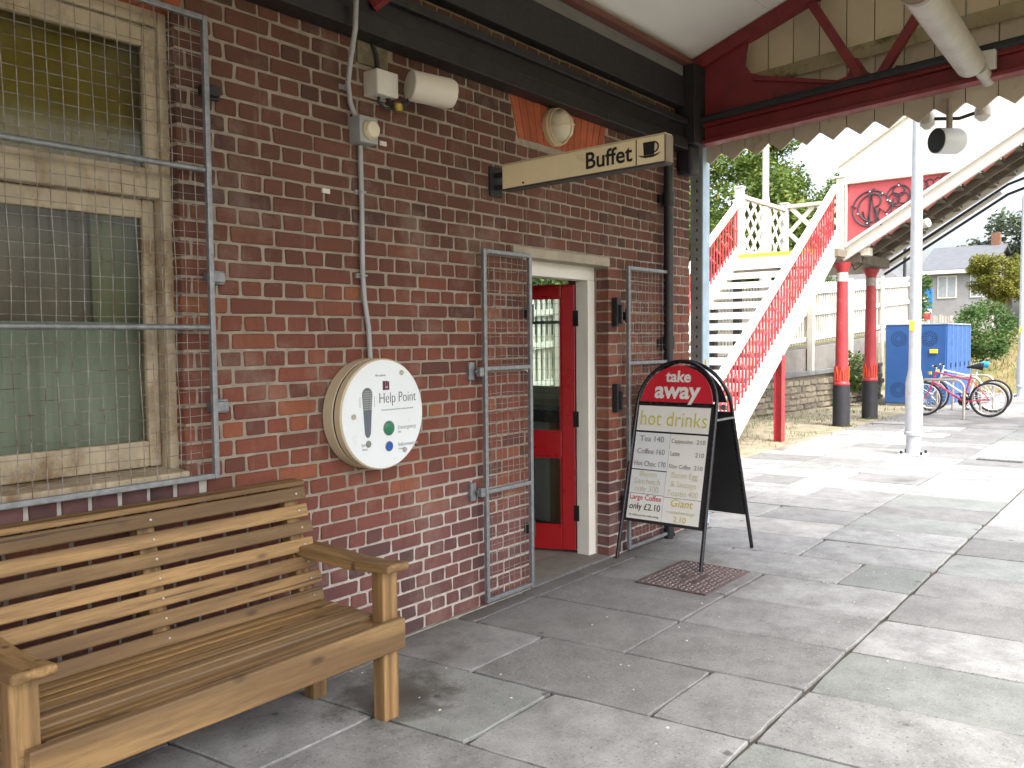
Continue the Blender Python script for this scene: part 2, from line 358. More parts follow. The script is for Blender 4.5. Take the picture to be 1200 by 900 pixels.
def leaves(centers, n, size, aspect=.55, up=.25, rng=None):
    """n small leaf quads scattered through clumps: centers = list of (x,y,z,rx,ry,rz)"""
    rng = rng or np.random.default_rng(3)
    c = np.array(centers); w = c[:, 3] * c[:, 4] * c[:, 5]; idx = rng.choice(len(c), n, p=w / w.sum())
    d = rng.normal(size=(n, 3)); d /= np.linalg.norm(d, axis=1)[:, None]
    rad = rng.uniform(0, 1, n) ** .38
    p = c[idx, :3] + d * rad[:, None] * c[idx, 3:6] * (1 + .12 * rng.normal(size=(n, 1)))
    a = rng.normal(size=(n, 3)); a[:, 2] *= .6; a /= np.linalg.norm(a, axis=1)[:, None]
    nn = d + rng.normal(size=(n, 3)) * .9; nn[:, 2] += up
    b = np.cross(nn, a); b /= np.linalg.norm(b, axis=1)[:, None] + 1e-9
    s = size * rng.uniform(.6, 1.35, (n, 1))
    a = a * s * .5; b = b * s * .5 * aspect
    v = np.stack([p - a, p + b * .9 - a * .1, p + a, p - b * .9 - a * .1], axis=1).reshape(-1, 3)
    return v, np.arange(4 * n).reshape(n, 4)
# ================================================================== ground
def ground_h(x, y):
    h = -1.0 + 0 * x
    t = np.clip((y - 3.3) / .6, 0, 1) * np.clip((x - 8) / 3, 0, 1); h = np.maximum(h, -1 + t * (1.55 + .0 * x))
    b = np.clip((x - 25.5) / 7, 0, 1); b = b * b * (3 - 2 * b)
    s = np.clip((y + 7) / 4, 0, 1)
    return np.maximum(h, -1 + b * s * (2.5 + .012 * np.clip(x - 32, 0, 60)) + .0)
xs = np.concatenate([np.arange(-40, 20, 4), np.arange(20, 44, .8), np.arange(44, 120, 5), [160, 260, 500, 900]]).astype(float)
ys = np.concatenate([[-900, -400, -160], np.arange(-80, -10, 8), np.arange(-10, 12, .8), np.arange(12, 80, 6), [120, 300, 900]]).astype(float)
gx, gy = np.meshgrid(xs, ys, indexing='ij'); gz = ground_h(gx, gy)
gz += np.where((gx > 25.5) & (gx < 100) & (gy > -8), np.random.normal(0, .05, gx.shape), 0)
V = np.stack([gx, gy, gz], -1).reshape(-1, 3); ni, nj = gx.shape
I = np.arange(ni * nj).reshape(ni, nj)
F = np.stack([I[:-1, :-1], I[1:, :-1], I[1:, 1:], I[:-1, 1:]], -1).reshape(-1, 4)
DRYGRASS = mat('dry_grass_bank', (.21, .17, .075), .9, 0, .3, 1.6, .8, 30, dirt=(.10, .12, .035), dscale=1.2, dirt_at=(.45, .62), bdist=.03)
terrain = struct(raw('terrain', V, F, DRYGRASS))
terrain.data.polygons.foreach_set('use_smooth', [True] * len(terrain.data.polygons))

JOINT = mat('joint_dirt', (.075, .066, .055), .95, 0, .4, 14, .6, 70, dirt=(.05, .06, .025), dscale=6)
platform = struct(MB().box(-9, 26, -6.2, 6.4, -1.4, -.016).build('platform', JOINT))
# paving slabs: courses of 3 ft by 18 in flags, the courses running slightly askew to the wall
PITCH, SK = .588, -.10
LONG = [-.14, -.585, -1.03, -1.475, -1.89]
def slab(x0, x1, ya, yb, m):
    g = .0055 + random.random() * .003; z = random.uniform(-.0025, .0035)
    tilt = random.uniform(-.002, .002)
    mb = MB(); c = .004
    ga = .011 if abs(ya + 1.89) < .01 else g; gb = .007 if abs(yb + 1.89) < .01 else g
    near = x0 < 7.5; ns = 6 if near else 1; jj = .0035 if near else .002
    cs = [(x0 + g, ya - ga), (x1 - g, ya - ga), (x1 - g, yb + gb), (x0 + g, yb + gb)]
    o = []
    for k in range(4):
        p, q_ = cs[k], cs[(k + 1) % 4]
        chip = random.uniform(.006, .022) if near else .004
        for i in range(ns):
            t = i / ns; x = p[0] + (q_[0] - p[0]) * t; y = p[1] + (q_[1] - p[1]) * t
            if i == 0 and near:
                mx_, my_ = (x0 + x1) / 2, (ya + yb) / 2; x += math.copysign(chip * .4, mx_ - x); y += math.copysign(chip * .4, my_ - y)
            o.append((x + SK * y + random.uniform(-jj, jj), y + random.uniform(-jj, jj)))
    cx_, cy_ = sum(p[0] for p in o) / len(o), sum(p[1] for p in o) / len(o); N = len(o)
    hw, hh = (x1 - x0) / 2, (ya - yb) / 2
    sc = lambda p: (cx_ + (p[0] - cx_) * (1 - c / hw), cy_ + (p[1] - cy_) * (1 - c / hh))
    zt_ = lambda p: z + tilt * (p[1] - cy_) / hh
    mb.v = [(p[0], p[1], -.014) for p in o] + [(p[0], p[1], zt_(p) - c * .8) for p in o] + [(*sc(p), zt_(p)) for p in o]
    mb.f = [(i, (i+1) % N, N + (i+1) % N, N + i) for i in range(N)] + [(N + i, N + (i+1) % N, 2*N + (i+1) % N, 2*N + i) for i in range(N)] + [tuple(range(2*N, 3*N))]
    return mb.build('paving_slab', m, platform)
pale_far = {}
for r in range(-6, 22):
    x0 = 2.85 + r * PITCH; x1 = x0 + PITCH
    odd = r % 2
    ys_ = [0, -.585, -1.475, -1.89] if odd == 0 else [0, -.14, -1.03, -1.89]
    if r % 4 == 2: ys_ = [0, -.14, -1.03, -1.89]
    if x0 < 2.3: ys_ = [0, -.14, -1.03, -1.89] if r % 2 else [0, -.585, -1.475, -1.89]
    ys_ += [-2.8 - random.uniform(-.08, .08), -3.7, -4.6]
    if x0 > 6.35: ys_ = [1.3, .55, -.28 if r % 2 else 0.1] + [-1.0, -1.89] + ys_[-3:]
    for a, b in zip(ys_[:-1], ys_[1:]):
        m = M_SLAB if random.random() < .8 else M_SLABG
        if x0 > 6.2 and random.random() < (.2 if x0 < 8 else .36): m = M_SLABL
        if 6.2 < x0 < 6.5 and -1.1 < b < -.9: m = M_SLABL
        slab(x0, x1, a, b, m)
GRAVEL = mat('gritty_strip', (.30, .26, .19), .95, 0, .25, 5, .8, 60, dirt=(.15, .16, .07), dscale=2.2, dirt_at=(.5, .66), bdist=.01)
gs = MB(); gs.box(7, 26, 1.3, 4.4, -.014, -.004); struct(gs.build('gritty_path', GRAVEL))
FARPAVE = mat('far_paving', (.20, .197, .188), .85, 0, .3, 1.5, .2, 60, dirt=(.30, .295, .28), dscale=1.1, dirt_at=(.5, .56))
struct(MB().box(15.9, 26, -4.6, 1.29, -.014, -.003).build('far_pavement', FARPAVE))

# ================================================================== the brick station building
BX = 6.28
bld = thing('station_building', 'red brick station building with a red door and a caged window', 'building', (3, 0.15, 0))
WIN = (.42, 1.86, .985, 2.83); DOOR = (4.14, 5.06, -.02, 2.03)
core = MB(); q = .0045; zt = 4.2
g = .006
def cores(x0, x1, z0, z1): core.box(x0, x1, q, .34, z0, z1)
cores(-.9, WIN[0] - g, -.3, zt); cores(WIN[0] - g, WIN[1] + g, -.3, WIN[2] - g); cores(WIN[0] - g, WIN[1] + g, WIN[3] + g, zt)
cores(WIN[1] + g, DOOR[0] - g, -.3, zt); cores(DOOR[0] - g, DOOR[1] + g, DOOR[3] + g + .0, zt); cores(DOOR[1] + g, BX - g, -.3, zt)
core.build('wall', M_MORTAR, bld)
MB().box(-8, -.9, .0, .34, -.3, zt).build('side_wall', M_FARBRICK, bld)
ew = MB(); EWY = (1.0, 2.15); EWZ = (1.06, 2.2)
ew.box(6.08, BX - .008, .34, EWY[0], -.3, zt); ew.box(6.08, BX - .008, EWY[1], 3.2, -.3, zt); ew.box(6.08, BX - .008, *EWY, -.3, EWZ[0]); ew.box(6.08, BX - .008, *EWY, EWZ[1], zt)
ew.build('end_wall', M_FARBRICK, bld)
ADDED_RW = (3.7, 5.8, .9, 2.4)  # rear window out of view, added to let daylight into the dark room
MB().box(-8, ADDED_RW[0], 3.0, 3.2, -.3, zt).box(ADDED_RW[1], 6.08, 3.0, 3.2, -.3, zt).box(ADDED_RW[0], ADDED_RW[1], 3.0, 3.2, -.3, ADDED_RW[2]).box(ADDED_RW[0], ADDED_RW[1], 3.0, 3.2, ADDED_RW[3], zt).build('rear_wall', M_FARBRICK, bld)
added_rwf = MB().box(ADDED_RW[0], ADDED_RW[0] + .06, 3.06, 3.14, ADDED_RW[2], ADDED_RW[3]).box(ADDED_RW[1] - .06, ADDED_RW[1], 3.06, 3.14, ADDED_RW[2], ADDED_RW[3]).box(ADDED_RW[0] + .06, ADDED_RW[1] - .06, 3.061, 3.139, ADDED_RW[2], ADDED_RW[2] + .06).box(ADDED_RW[0] + .06, ADDED_RW[1] - .06, 3.061, 3.139, ADDED_RW[3] - .06, ADDED_RW[3]).box(4.72, 4.78, 3.062, 3.138, ADDED_RW[2] + .06, ADDED_RW[3] - .06).build('window', WHITEP, bld)  # frame of the added rear window
MB().box(ADDED_RW[0] + .05, ADDED_RW[1] - .05, 3.1, 3.105, ADDED_RW[2] + .05, ADDED_RW[3] - .05).build('pane', GLASSC, added_rwf)
MB().box(-8, -7.8, .34, 3.0, -.3, zt).build('side_wall', M_FARBRICK, bld)
ROOFM = mat('roof_slate', (.09, .09, .10), .8, 0, .2, 6, .3, 40)
MB().hexa([(-8.2,-.02,zt+.003),(6.5,-.02,zt+.003),(6.5,3.4,zt+.003),(-8.2,3.4,zt+.003),(-8.2,1.3,zt+1.2),(6.5,1.3,zt+1.2),(6.5,1.9,zt+1.2),(-8.2,1.9,zt+1.2)]).build('roof', ROOFM, bld)

# --- bricks, English bond, laid one by one
CH, SL = .075, .225
def brick_verts(x0, x1, z0, z1, dep=.10, y=0., rng=random):
    """one brick: back edge, arris line and slightly rounded, uneven face outline"""
    j = .0042; c = .0038; cx, cz = (x0 + x1) / 2, (z0 + z1) / 2
    f = []
    for (a, b, sa, sb_) in ((x0, z0, 1, 1), (x1, z0, -1, 1), (x1, z1, -1, -1), (x0, z1, 1, -1)):
        a += rng.uniform(-j, j) * .7; b += rng.uniform(-j, j) * .55; r = rng.uniform(.003, .010); q_ = rng.uniform(.003, .008)
        p, s_ = (a + sa * r, b), (a, b + sb_ * q_)
        f += [s_, p] if sa * sb_ > 0 else [p, s_]
    inn = [(a + (cx - a) / max(.02, abs(cx - x0)) * c, b + (cz - b) / abs(cz - z0) * c) for a, b in f]
    v = [(a, y + dep, b) for a, b in f] + [(a, y + .0042, b) for a, b in f] + [(a, y + rng.uniform(-.0020, .0010), b) for a, b in inn]
    fc = [tuple(range(16, 24))] + [(8+k, 8+(k+1) % 8, 16+(k+1) % 8, 16+k) for k in range(8)] + [(k, (k+1) % 8, 8+(k+1) % 8, 8+k) for k in range(8)]
    return v, fc
todo = []
ncourse = int(3.62 / CH)
blocked = []   # (x0,x1,z0,z1) zones without plain bricks
blocked.append((WIN[0], WIN[1], WIN[2], WIN[3]))
blocked.append((WIN[0] - .07, WIN[1] + .09, WIN[2] - .115, WIN[2] + .002))        # brick on edge sill
blocked.append((DOOR[0], DOOR[1], DOOR[2], DOOR[3])); blocked.append((3.985, 5.07, 2.03, 2.095))     # door and its lintel
ARCHD = (4.06, 4.965, 2.735, 3.03); ARCHW = (WIN[0] - .01, WIN[1] + .02, WIN[3] + .003, 3.12)
PAD = (2.80, 3.01, 2.865, 2.972); blocked.append(PAD)
def clip(x0, x1, z0, z1):
    segs = [(x0, x1)]
    for (a, b, c, d) in blocked:
        if z1 - .012 > c and z0 + .012 < d:
            segs = [s for t in segs for s in ((t[0], min(t[1], a)), (max(t[0], b), t[1])) if s[1] - s[0] > .028]
    for (a, b, c, d), lean in ((ARCHD, .32), (ARCHW, .33)):
        if z1 - .02 > c and z0 + .02 < d:
            e = lean * (max(z0, c) + CH * .6 - c)
            segs = [s for t in segs for s in ((t[0], min(t[1], a - e - .008)), (max(t[0], b + e + .008), t[1])) if s[1] - s[0] > .028]
    return segs
for c in range(-1, ncourse + 1):
    z0 = c * CH + .0056; z1 = (c + 1) * CH - .0056
    hdr = c % 2
    edges = [(b_[0], b_[1]) for b_ in (WIN, DOOR) if z1 - .012 > b_[2] and z0 + .012 < b_[3]]
    x = -.9 + (.0 if hdr else .056); w = SL / 2 if hdr else SL
    ph = random.uniform(-.008, .008)
    while x < BX:
        a, b = x + ph + .006, x + w + ph - .006
        for s in clip(max(a, -.9), min(b, BX), z0, z1):
            s0_, s1_ = s
            for ea, eb in edges:
                if 0 < ea - s1_ < .042: s1_ = ea
                if 0 < s0_ - eb < .042: s0_ = eb
            s = (s0_, s1_)
            full = abs((s[1] - s[0]) - (w - .012)) < 1e-6
            todo.append((s[0], s[1], z0, z1, hdr, full))
        x += w
CP = np.array((0, -3.16, 1.53))
def shows(t):
    x, z = (t[0] + t[1]) / 2, (t[2] + t[3]) / 2
    v = CM.transposed() @ Vector((x, 3.16, z - 1.53))
    px, py = 600 + 1000 * v.x / -v.z, 450 - 1000 * v.y / -v.z
    ok = 0 < px < 1200 and 0 < py < 900 and not (x < 2.0 and z > .95) and not (x < 2.36 and z < .92) and z < 2.95
    return ok
cand = [t for t in todo if t[5] and shows(t)]
cand.sort(key=lambda t: (t[0] + t[1]) / 2 + (.3 if t[4] else 0))
single = set(id(t) for t in cand[:300])
variants = {}
for hdr in (0, 1):
    w = (SL / 2 if hdr else SL) - .012; variants[hdr] = []
    for k in range(14):
        v, f = brick_verts(-w / 2, w / 2, -(CH - .0112) / 2, (CH - .0112) / 2)
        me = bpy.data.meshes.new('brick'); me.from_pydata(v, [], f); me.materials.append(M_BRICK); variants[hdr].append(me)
bv, bf = [], []
for t in todo:
    if id(t) in single:
        inst('brick', random.choice(variants[t[4]]), bld, ((t[0] + t[1]) / 2, random.uniform(-.002, .002) if random.random() > .06 else .0035, (t[2] + t[3]) / 2))
    else:
        v, f = brick_verts(*t[:4], y=random.uniform(-.002, .002)); i = len(bv); bv += v; bf += [tuple(i + k for k in q_) for q_ in f]
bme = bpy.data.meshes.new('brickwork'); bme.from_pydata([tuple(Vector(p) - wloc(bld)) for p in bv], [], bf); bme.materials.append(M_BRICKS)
bwk = bpy.data.objects.new('brickwork', bme); COL.objects.link(bwk); bwk.parent = bld; bwk['kind'] = 'stuff'

RUB = mat('rubbed_orange_brick', (.36, .085, .035), .8, 0, .18, 10, .3, 80, rnd=.18)
M_VOUS = mat('arch_mortar', (.42, .33, .24), .9, 0, .1, 10, .2, 60)
def flat_arch(A, lean, n):
    x0, x1, z0, z1 = A; z1 = min(z1, 3.12)
    for k in range(n):
        fa, fb = k / n, (k + 1) / n; e = lean * (z1 - z0)
        a0, a1 = x0 + (x1 - x0) * fa + .0025, x0 + (x1 - x0) * fb - .0025
        b0, b1 = x0 - e + (x1 - x0 + 2 * e) * fa + .0025, x0 - e + (x1 - x0 + 2 * e) * fb - .0025
        MB().hexa([(a0, -.002, z0), (a1, -.002, z0), (a1, .09, z0), (a0, .09, z0), (b0, -.002, z1), (b1, -.002, z1), (b1, .09, z1), (b0, .09, z1)]).build('arch_brick', RUB, bld, bev=.002, seg=1)
flat_arch(ARCHD, .32, 14); flat_arch(ARCHW, .33, 20)
# brick on edge sill under the window
for k in range(int((WIN[1] + .09 - WIN[0] + .07) / .112)):
    x = WIN[0] - .07 + k * .112 + .009
    v, f = brick_verts(x, x + .094, WIN[2] - .108, WIN[2] - .004, dep=.2, y=-.012)
    mb = MB(); mb.v, mb.f = v, f
    mb.build('sill_brick', mat('dark_sill_brick', (.085, .04, .04), .8, 0, .3, 12, .4, 70, rnd=.55), bld)
part('sill_bed', bld, mat('pale_mortar', (.42, .40, .37), .95, 0, .15, 14, .4, 80), (WIN[0] - .07, WIN[1] + .085, -.004, .3, WIN[2] - .112, WIN[2] - .006))
STONE = mat('stone_lintel', (.34, .30, .23), .85, 0, .18, 6, .35, 70, dirt=(.17, .15, .11), dscale=5)
part('lintel', bld, STONE, (3.99, 5.065, -.012, .118, 2.032, 2.092), bev=.006)
part('padstone', bld, mat('mossy_stone', (.17, .145, .09), .9, 0, .3, 16, .6, 60), (PAD[0] + .005, PAD[1] - .005, -.01, .2, PAD[2] + .004, PAD[3] + .05), bev=.006)
# mortar fillet at the foot of the wall
part('wall_foot', bld, mat('foot_mortar', (.26, .24, .21), .95, 0, .25, 20, .6, 60), (-.9, 4.13, -.014, .01, -.015, .006))
for (x, z) in ((2.60, 2.23), (2.965, 2.51)):
    part('wall_tag', bld, OFFW, (x - .022, x + .022, -.006, .003, z - .01, z + .012))

# --- sash window with blind and net curtain
wy = .055
win = MB()
x0, x1, z0, z1 = WIN
win.box(x1 - .035, x1 + .01, wy, wy + .12, z0, z1 + .02); win.box(x0 - .01, x0 + .055, wy, wy + .12, z0, z1 + .02)
win.box(x0 + .055, x1 - .035, wy, wy + .12, z1 - .055, z1 + .015)
wf = win.build('window', WINCR, bld, bev=.006)
def sash(xa, xb, za, zb, y, st, rb, rt):
    m = MB(); m.box(xa, xa + st, y, y + .045, za, zb); m.box(xb - st, xb, y, y + .045, za, zb); m.box(xa + st, xb - st, y + .001, y + .044, za, za + rb); m.box(xa + st, xb - st, y + .001, y + .044, zb - rt, zb)
    s = m.build('sash', WINCR, wf, bev=.007)
    MB().box(xa + st - .005, xb - st + .005, y + .02, y + .025, za + rb - .005, zb - rt + .005).build('pane', GLASSD, wf)
sash(x0 + .057, x1 - .037, 2.108, z1 - .057, wy + .015, .055, .115, .08)
sash(x0 + .057, x1 - .037, z0 + .05, 2.106, wy + .063, .05, .105, .075)
MB().hexa([(x0 - .03, -.03, z0 - .0), (x1 - .002, -.03, z0 - .0), (x1 - .002, .2, z0 + .0), (x0 - .03, .2, z0), (x0 - .03, -.03, z0 + .035), (x1 - .002, -.03, z0 + .035), (x1 - .002, .2, z0 + .05), (x0 - .03, .2, z0 + .05)]).build('window_sill', WINCR, wf, bev=.005)
BLIND = mat('olive_blind', (.36, .265, .04), .8, 0, .2, 2.2, .1, 60, stretch=(2.5, 2.5, .3))
part('blind', wf, BLIND, (x0 + .05, x1 - .05, wy + .135, wy + .14, 2.2, z1 + .01))
CURT = mat('net_curtain', (.37, .42, .385), .85, 0, .25, 3, .1, 60, stretch=(3, 3, .25), dirt=(.20, .25, .21), dscale=3)
cb = MB(); n = 70; pr = None
for k in range(n + 1):
    x = x0 + .03 + (x1 - x0 - .06) * k / n; y = wy + .19 + .005 * math.sin(k * 1.05 + 2 * math.sin(k * .13)) + .008 * math.sin(k * .37)
    if pr: cb.poly([(pr[0], pr[1], z0 + .03), (x, y, z0 + .03), (x, y, 1.62), (pr[0], pr[1], 1.62)])
    pr = (x, y)
cb.build('net_curtain', CURT, wf, fix=False, smooth=True)
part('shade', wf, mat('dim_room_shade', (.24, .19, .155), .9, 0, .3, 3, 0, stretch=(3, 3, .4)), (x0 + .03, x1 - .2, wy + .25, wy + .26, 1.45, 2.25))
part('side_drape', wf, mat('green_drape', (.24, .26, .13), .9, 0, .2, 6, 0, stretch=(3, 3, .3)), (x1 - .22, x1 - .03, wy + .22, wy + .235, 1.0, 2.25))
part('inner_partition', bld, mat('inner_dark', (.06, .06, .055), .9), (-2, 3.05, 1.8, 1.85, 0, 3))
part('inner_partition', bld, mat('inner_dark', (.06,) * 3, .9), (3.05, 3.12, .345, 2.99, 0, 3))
# --- doorway
dfm = MB(); dfm.box(4.985, 5.068, .118, .225, .0, 1.94); dfm.box(4.13, 4.2, .118, .225, .0, 1.94); dfm.box(4.13, 5.068, .119, .226, 1.94, 2.036)
dfm.build('door_frame', WHITEP, bld, bev=.006)
MB().box(4.14, 5.06, .005, .34, -.01, .012).build('threshold', mat('threshold_stone', (.16, .15, .135), .8, 0, .2, 8, .4, 70), bld)
part('threshold_strip', bld, GALV, (4.145, 5.055, -.012, .004, -.012, .009))
hx, hy = 4.985, .232; du = Vector((-.376, .926, 0)); dn = Vector((.926, .376, 0))   # leaf direction, leaf depth
def D(u, t, z): p = Vector((hx, hy, 0)) + du * u + dn * t; return (p.x, p.y, z)
def dbox(mb, u0, u1, z0, z1, t0=0., t1=.044): return mb.hexa([D(u0, t0, z0), D(u1, t0, z0), D(u1, t1, z0), D(u0, t1, z0), D(u0, t0, z1), D(u1, t0, z1), D(u1, t1, z1), D(u0, t1, z1)])
dl = MB(); dbox(dl, 0, .1, .03, 1.92); dbox(dl, .72, .82, .03, 1.92)
for (a, b) in ((.03, .2), (.70, .875), (1.83, 1.92)): dbox(dl, .1, .72, a, b, .001, .043)
door = dl.build('door', DOORR, bld, bev=.006)
for (a, b) in ((.2, .70), (.875, 1.83)):
    dbox(MB(), .095, .725, a - .004, b + .004, .019, .025).build('door_pane', GLASSC, door)
    bd = MB()
    for (p, q_, c, d) in ((.1, .112, a, b), (.708, .72, a, b), (.112, .708, a, a + .012), (.112, .708, b - .012, b)): dbox(bd, p, q_, c, d, .006, .018)
    bd.build('glazing_bead', DOORR, door)
for z in (.3, .97, 1.68):
    MB().box(hx - .008, hx + .012, hy - .03, hy + .012, z - .055, z + .055).build('hinge', BLACKI, door)
dh = MB(); dbox(dh, .755, .785, .98, 1.16, -.008, 0); dh.tube([D(.77, -.008, 1.1), D(.77, -.05, 1.1), D(.66, -.05, 1.1)], .008); dh.build('handle', GALV, door)
# --- buffet room
ROOMC = mat('room_cream', (.66, .63, .46), .7, 0, .05, 3, .05)
TILE = mat('room_floor', (.22, .19, .17), .5, 0, .2, 4)
part('room_floor', bld, TILE, (3.12, 6.08, .34, 3.0, -.01, .01))
part('room_ceiling', bld, ROOMC, (3.12, 6.08, .34, 3.0, 2.62, 2.7))
MB().box(3.12, ADDED_RW[0], 2.95, 2.998, .01, 2.62).box(ADDED_RW[1], 6.06, 2.95, 2.998, .01, 2.62).box(ADDED_RW[0], ADDED_RW[1], 2.95, 2.998, .01, ADDED_RW[2]).box(ADDED_RW[0], ADDED_RW[1], 2.95, 2.998, ADDED_RW[3], 2.62).build('room_lining', ROOMC, bld)
lin = MB(); lin.box(6.05, 6.078, .342, EWY[0], .012, 2.62); lin.box(6.05, 6.078, EWY[1], 2.948, .012, 2.62); lin.box(6.05, 6.078, *EWY, .012, EWZ[0]); lin.box(6.05, 6.078, *EWY, EWZ[1], 2.62)
lin.build('room_lining', ROOMC, bld)
ewf = MB(); a, b, c, d = EWY + EWZ
ewf.box(6.1, 6.2, a, a + .06, c, d); ewf.box(6.1, 6.2, b - .06, b, c, d); ewf.box(6.101, 6.199, a + .06, b - .06, c, c + .06); ewf.box(6.101, 6.199, a + .06, b - .06, d - .06, d); ewf.box(6.02, 6.098, a - .03, b + .03, c - .05, c - .005)
ewo = ewf.build('window', ROOMC, bld, bev=.004)
MB().box(6.15, 6.155, a + .05, b - .05, c + .05, d - .05).build('pane', GLASSC, ewo)
gw = MB()
for k in range(23): gw.tube([(6.3, a + k * .05, c), (6.3, a + k * .05, d)], .003, 5)
for k in range(11): gw.tube([(6.304, a, c + k * .1), (6.304, b, c + k * .1)], .002, 5)
gw.build('guard_wires', GALV, ewo); MB().beam((6.31, a - .03, 1.69), (6.31, b + .03, 1.69), .03, .03).build('guard_bar', GALV, ewo)
# cold cabinet and counter seen through the door
ct = thing('counter', 'dark counter with a grey cabinet beneath, just inside the red door', 'counter', (5.8, 1.5, .01))
part('counter_top', ct, mat('counter_black', (.05, .055, .07), .25), (5.62, 6.04, .78, 2.4, .86, .96), bev=.005)
part('cabinet', ct, mat('cabinet_grey', (.62, .64, .64), .4, 0, .08, 4), (5.7, 6.03, .98, 2.3, .02, .858), bev=.004)
MB().tube([(5.69, 1.1, .25), (5.655, 1.1, .32), (5.655, 1.1, .62), (5.69, 1.1, .68)], .014).build('handle', OFFW, ct)
part('end_post', ct, mat('brown_timber', (.34, .19, .07), .6, 0, .3, 5, .2, 60, stretch=(6, 6, 1)), (5.66, 6.03, .79, .95, .02, .858), bev=.004)
for k in range(7): part('vent_panel', ct, BLACKI, (5.69, 5.70, 1.36, 1.5, .1 + k * .1, .16 + k * .1))
# ================================================================== window guard
wg = thing('window_guard', 'galvanised wire mesh guard over the sash window left of the help point', 'window guard', (1.15, -.05, .985))
gx0, gx1, gz0, gz1, gy_ = .36, 1.955, .992, 2.818, -.062
for x in (gx0, gx1): MB().box(x - .0115, x + .0115, gy_ - .0115, gy_ + .0115, gz0 - .012, gz1 + .012).build('frame_bar', GALV, wg, bev=.004)
for z in (gz0, gz1): MB().box(gx0 + .0115, gx1 - .0115, gy_ - .011, gy_ + .011, z - .0115, z + .0115).build('frame_bar', GALV, wg, bev=.004)
for z in (1.595, 2.222): MB().tube([(gx0 + .016, gy_ - .002, z), (gx1 - .016, gy_ - .002, z)], .0115, 10).build('cross_bar', GALV, wg, smooth=True)
def wavy(p, q, r, amp, k=16):
    p, q = Vector(p), Vector(q); ph = random.uniform(0, 6)
    return MB().tube([p.lerp(q, i / k) + Vector((amp * math.sin(ph + i * 1.3) if abs((q-p).z) > .1 else 0, amp * .6 * math.sin(ph * 2 + i * .9), amp * math.sin(ph + i) if abs((q-p).z) < .1 else 0)) for i in range(k + 1)], r, 5)
n = 32
wires = [wavy((0, 0, gz0), (0, 0, gz1), .0017, .0015 + .001 * k).mesh('wire', WIRE, (0, 0, gz0), fix=False) for k in range(3)]
for k in range(1, n): inst('wire', wires[k % 3], wg, (gx0 + (gx1 - gx0) * k / n + random.uniform(-.003, .003), gy_ + .012, gz0))
hw = [wavy((gx0, 0, 0), (gx1, 0, 0), .0014, .001 + .001 * k).mesh('wire', WIRE, (gx0, 0, 0), fix=False) for k in range(3)]
for k in range(1, 37): inst('wire', hw[k % 3], wg, (gx0, gy_ + .016, gz0 + (gz1 - gz0) * k / 37 + random.uniform(-.003, .003)))
for z in (2.55, 1.27, 1.8): MB().box(1.96, 2.03, -.05, .004, z - .02, z + .02).box(2.0, 2.045, -.02, .003, z - .028, z + .028).build('wall_bracket', BLACKI if z > 2 else GALV, wg, bev=.003)

# ================================================================== mesh security gates folded back on the wall
def gate(x0, x1, z0, z1, bars, yy, label, hinge_right):
    t = thing('security_gate', label, 'gate', ((x0 + x1) / 2, yy, z0), 'mesh security gates either side of the doorway')
    for x in (x0, x1): MB().box(x - .0125, x + .0125, yy - .0125, yy + .0125, z0, z1).build('gate_stile', GALV, t, bev=.004)
    for z in [z0 + .0125, z1 - .0125] + bars: MB().box(x0 + .0125, x1 - .0125, yy - .012, yy + .012, z - .012, z + .012).build('gate_rail', GALV, t, bev=.004)
    vw = [wavy((0, 0, z0 + .02), (0, 0, z1 - .02), .0016, .0015 + k * .0012).mesh('wire', WIRE, (0, 0, z0), fix=False) for k in range(2)]
    nv = int((x1 - x0) / .05)
    for k in range(1, nv): inst('wire', vw[k % 2], t, (x0 + (x1 - x0) * k / nv + random.uniform(-.004, .004), yy + .006, z0))
    h = [wavy((x0, 0, 0), (x1, 0, 0), .0016, .0015 + k * .0012, 8).mesh('wire', WIRE, (x0, 0, 0), fix=False) for k in range(2)]
    k = 0; z = z0 + .06
    while z < z1 - .04:
        inst('wire', h[k % 2], t, (x0, yy + .010, z)); k += 1; z += .05 if k % 3 else .062
    xh = x1 if hinge_right else x0; xl = x0 if hinge_right else x1
    for z in (z0 + .35, z1 - .35): MB().cyl((xh + (.024 if hinge_right else -.024), yy, z - .05), (xh + (.024 if hinge_right else -.024), yy, z + .05), .011, n=10).box(min(xh, xh + (.02 if hinge_right else -.02)), max(xh, xh + (.02 if hinge_right else -.02)), yy + .018, .0, z - .03, z + .03).build('hinge', BLACKI, t)
    return t, xl
g1, xl = gate(3.665, 4.085, .035, 2.045, [1.372, .672], -.055, 'tall narrow mesh security gate folded back on the wall left of the red door', True)
for z in (1.36, .68):
    m = MB(); m.box(3.57, 3.615, -.022, .004, z - .05, z + .05).box(3.615, 3.652, -.062, -.03, z - .03, z + .02); m.cyl((3.60, -.04, z), (3.66, -.04, z), .008, n=8); m.build('latch', GALV, g1, bev=.003)
g2, xl = gate(5.235, 5.84, .03, 2.045, [1.36, .68], -.055, 'mesh security gate folded back on the wall behind the takeaway board', False)
for z in (1.72, 1.12): MB().box(5.10, 5.15, -.045, -.002, z - .1, z + .1).box(5.12, 5.138, -.07, -.045, z - .08, z + .05).build('latch', BLACKI, g2, bev=.004)

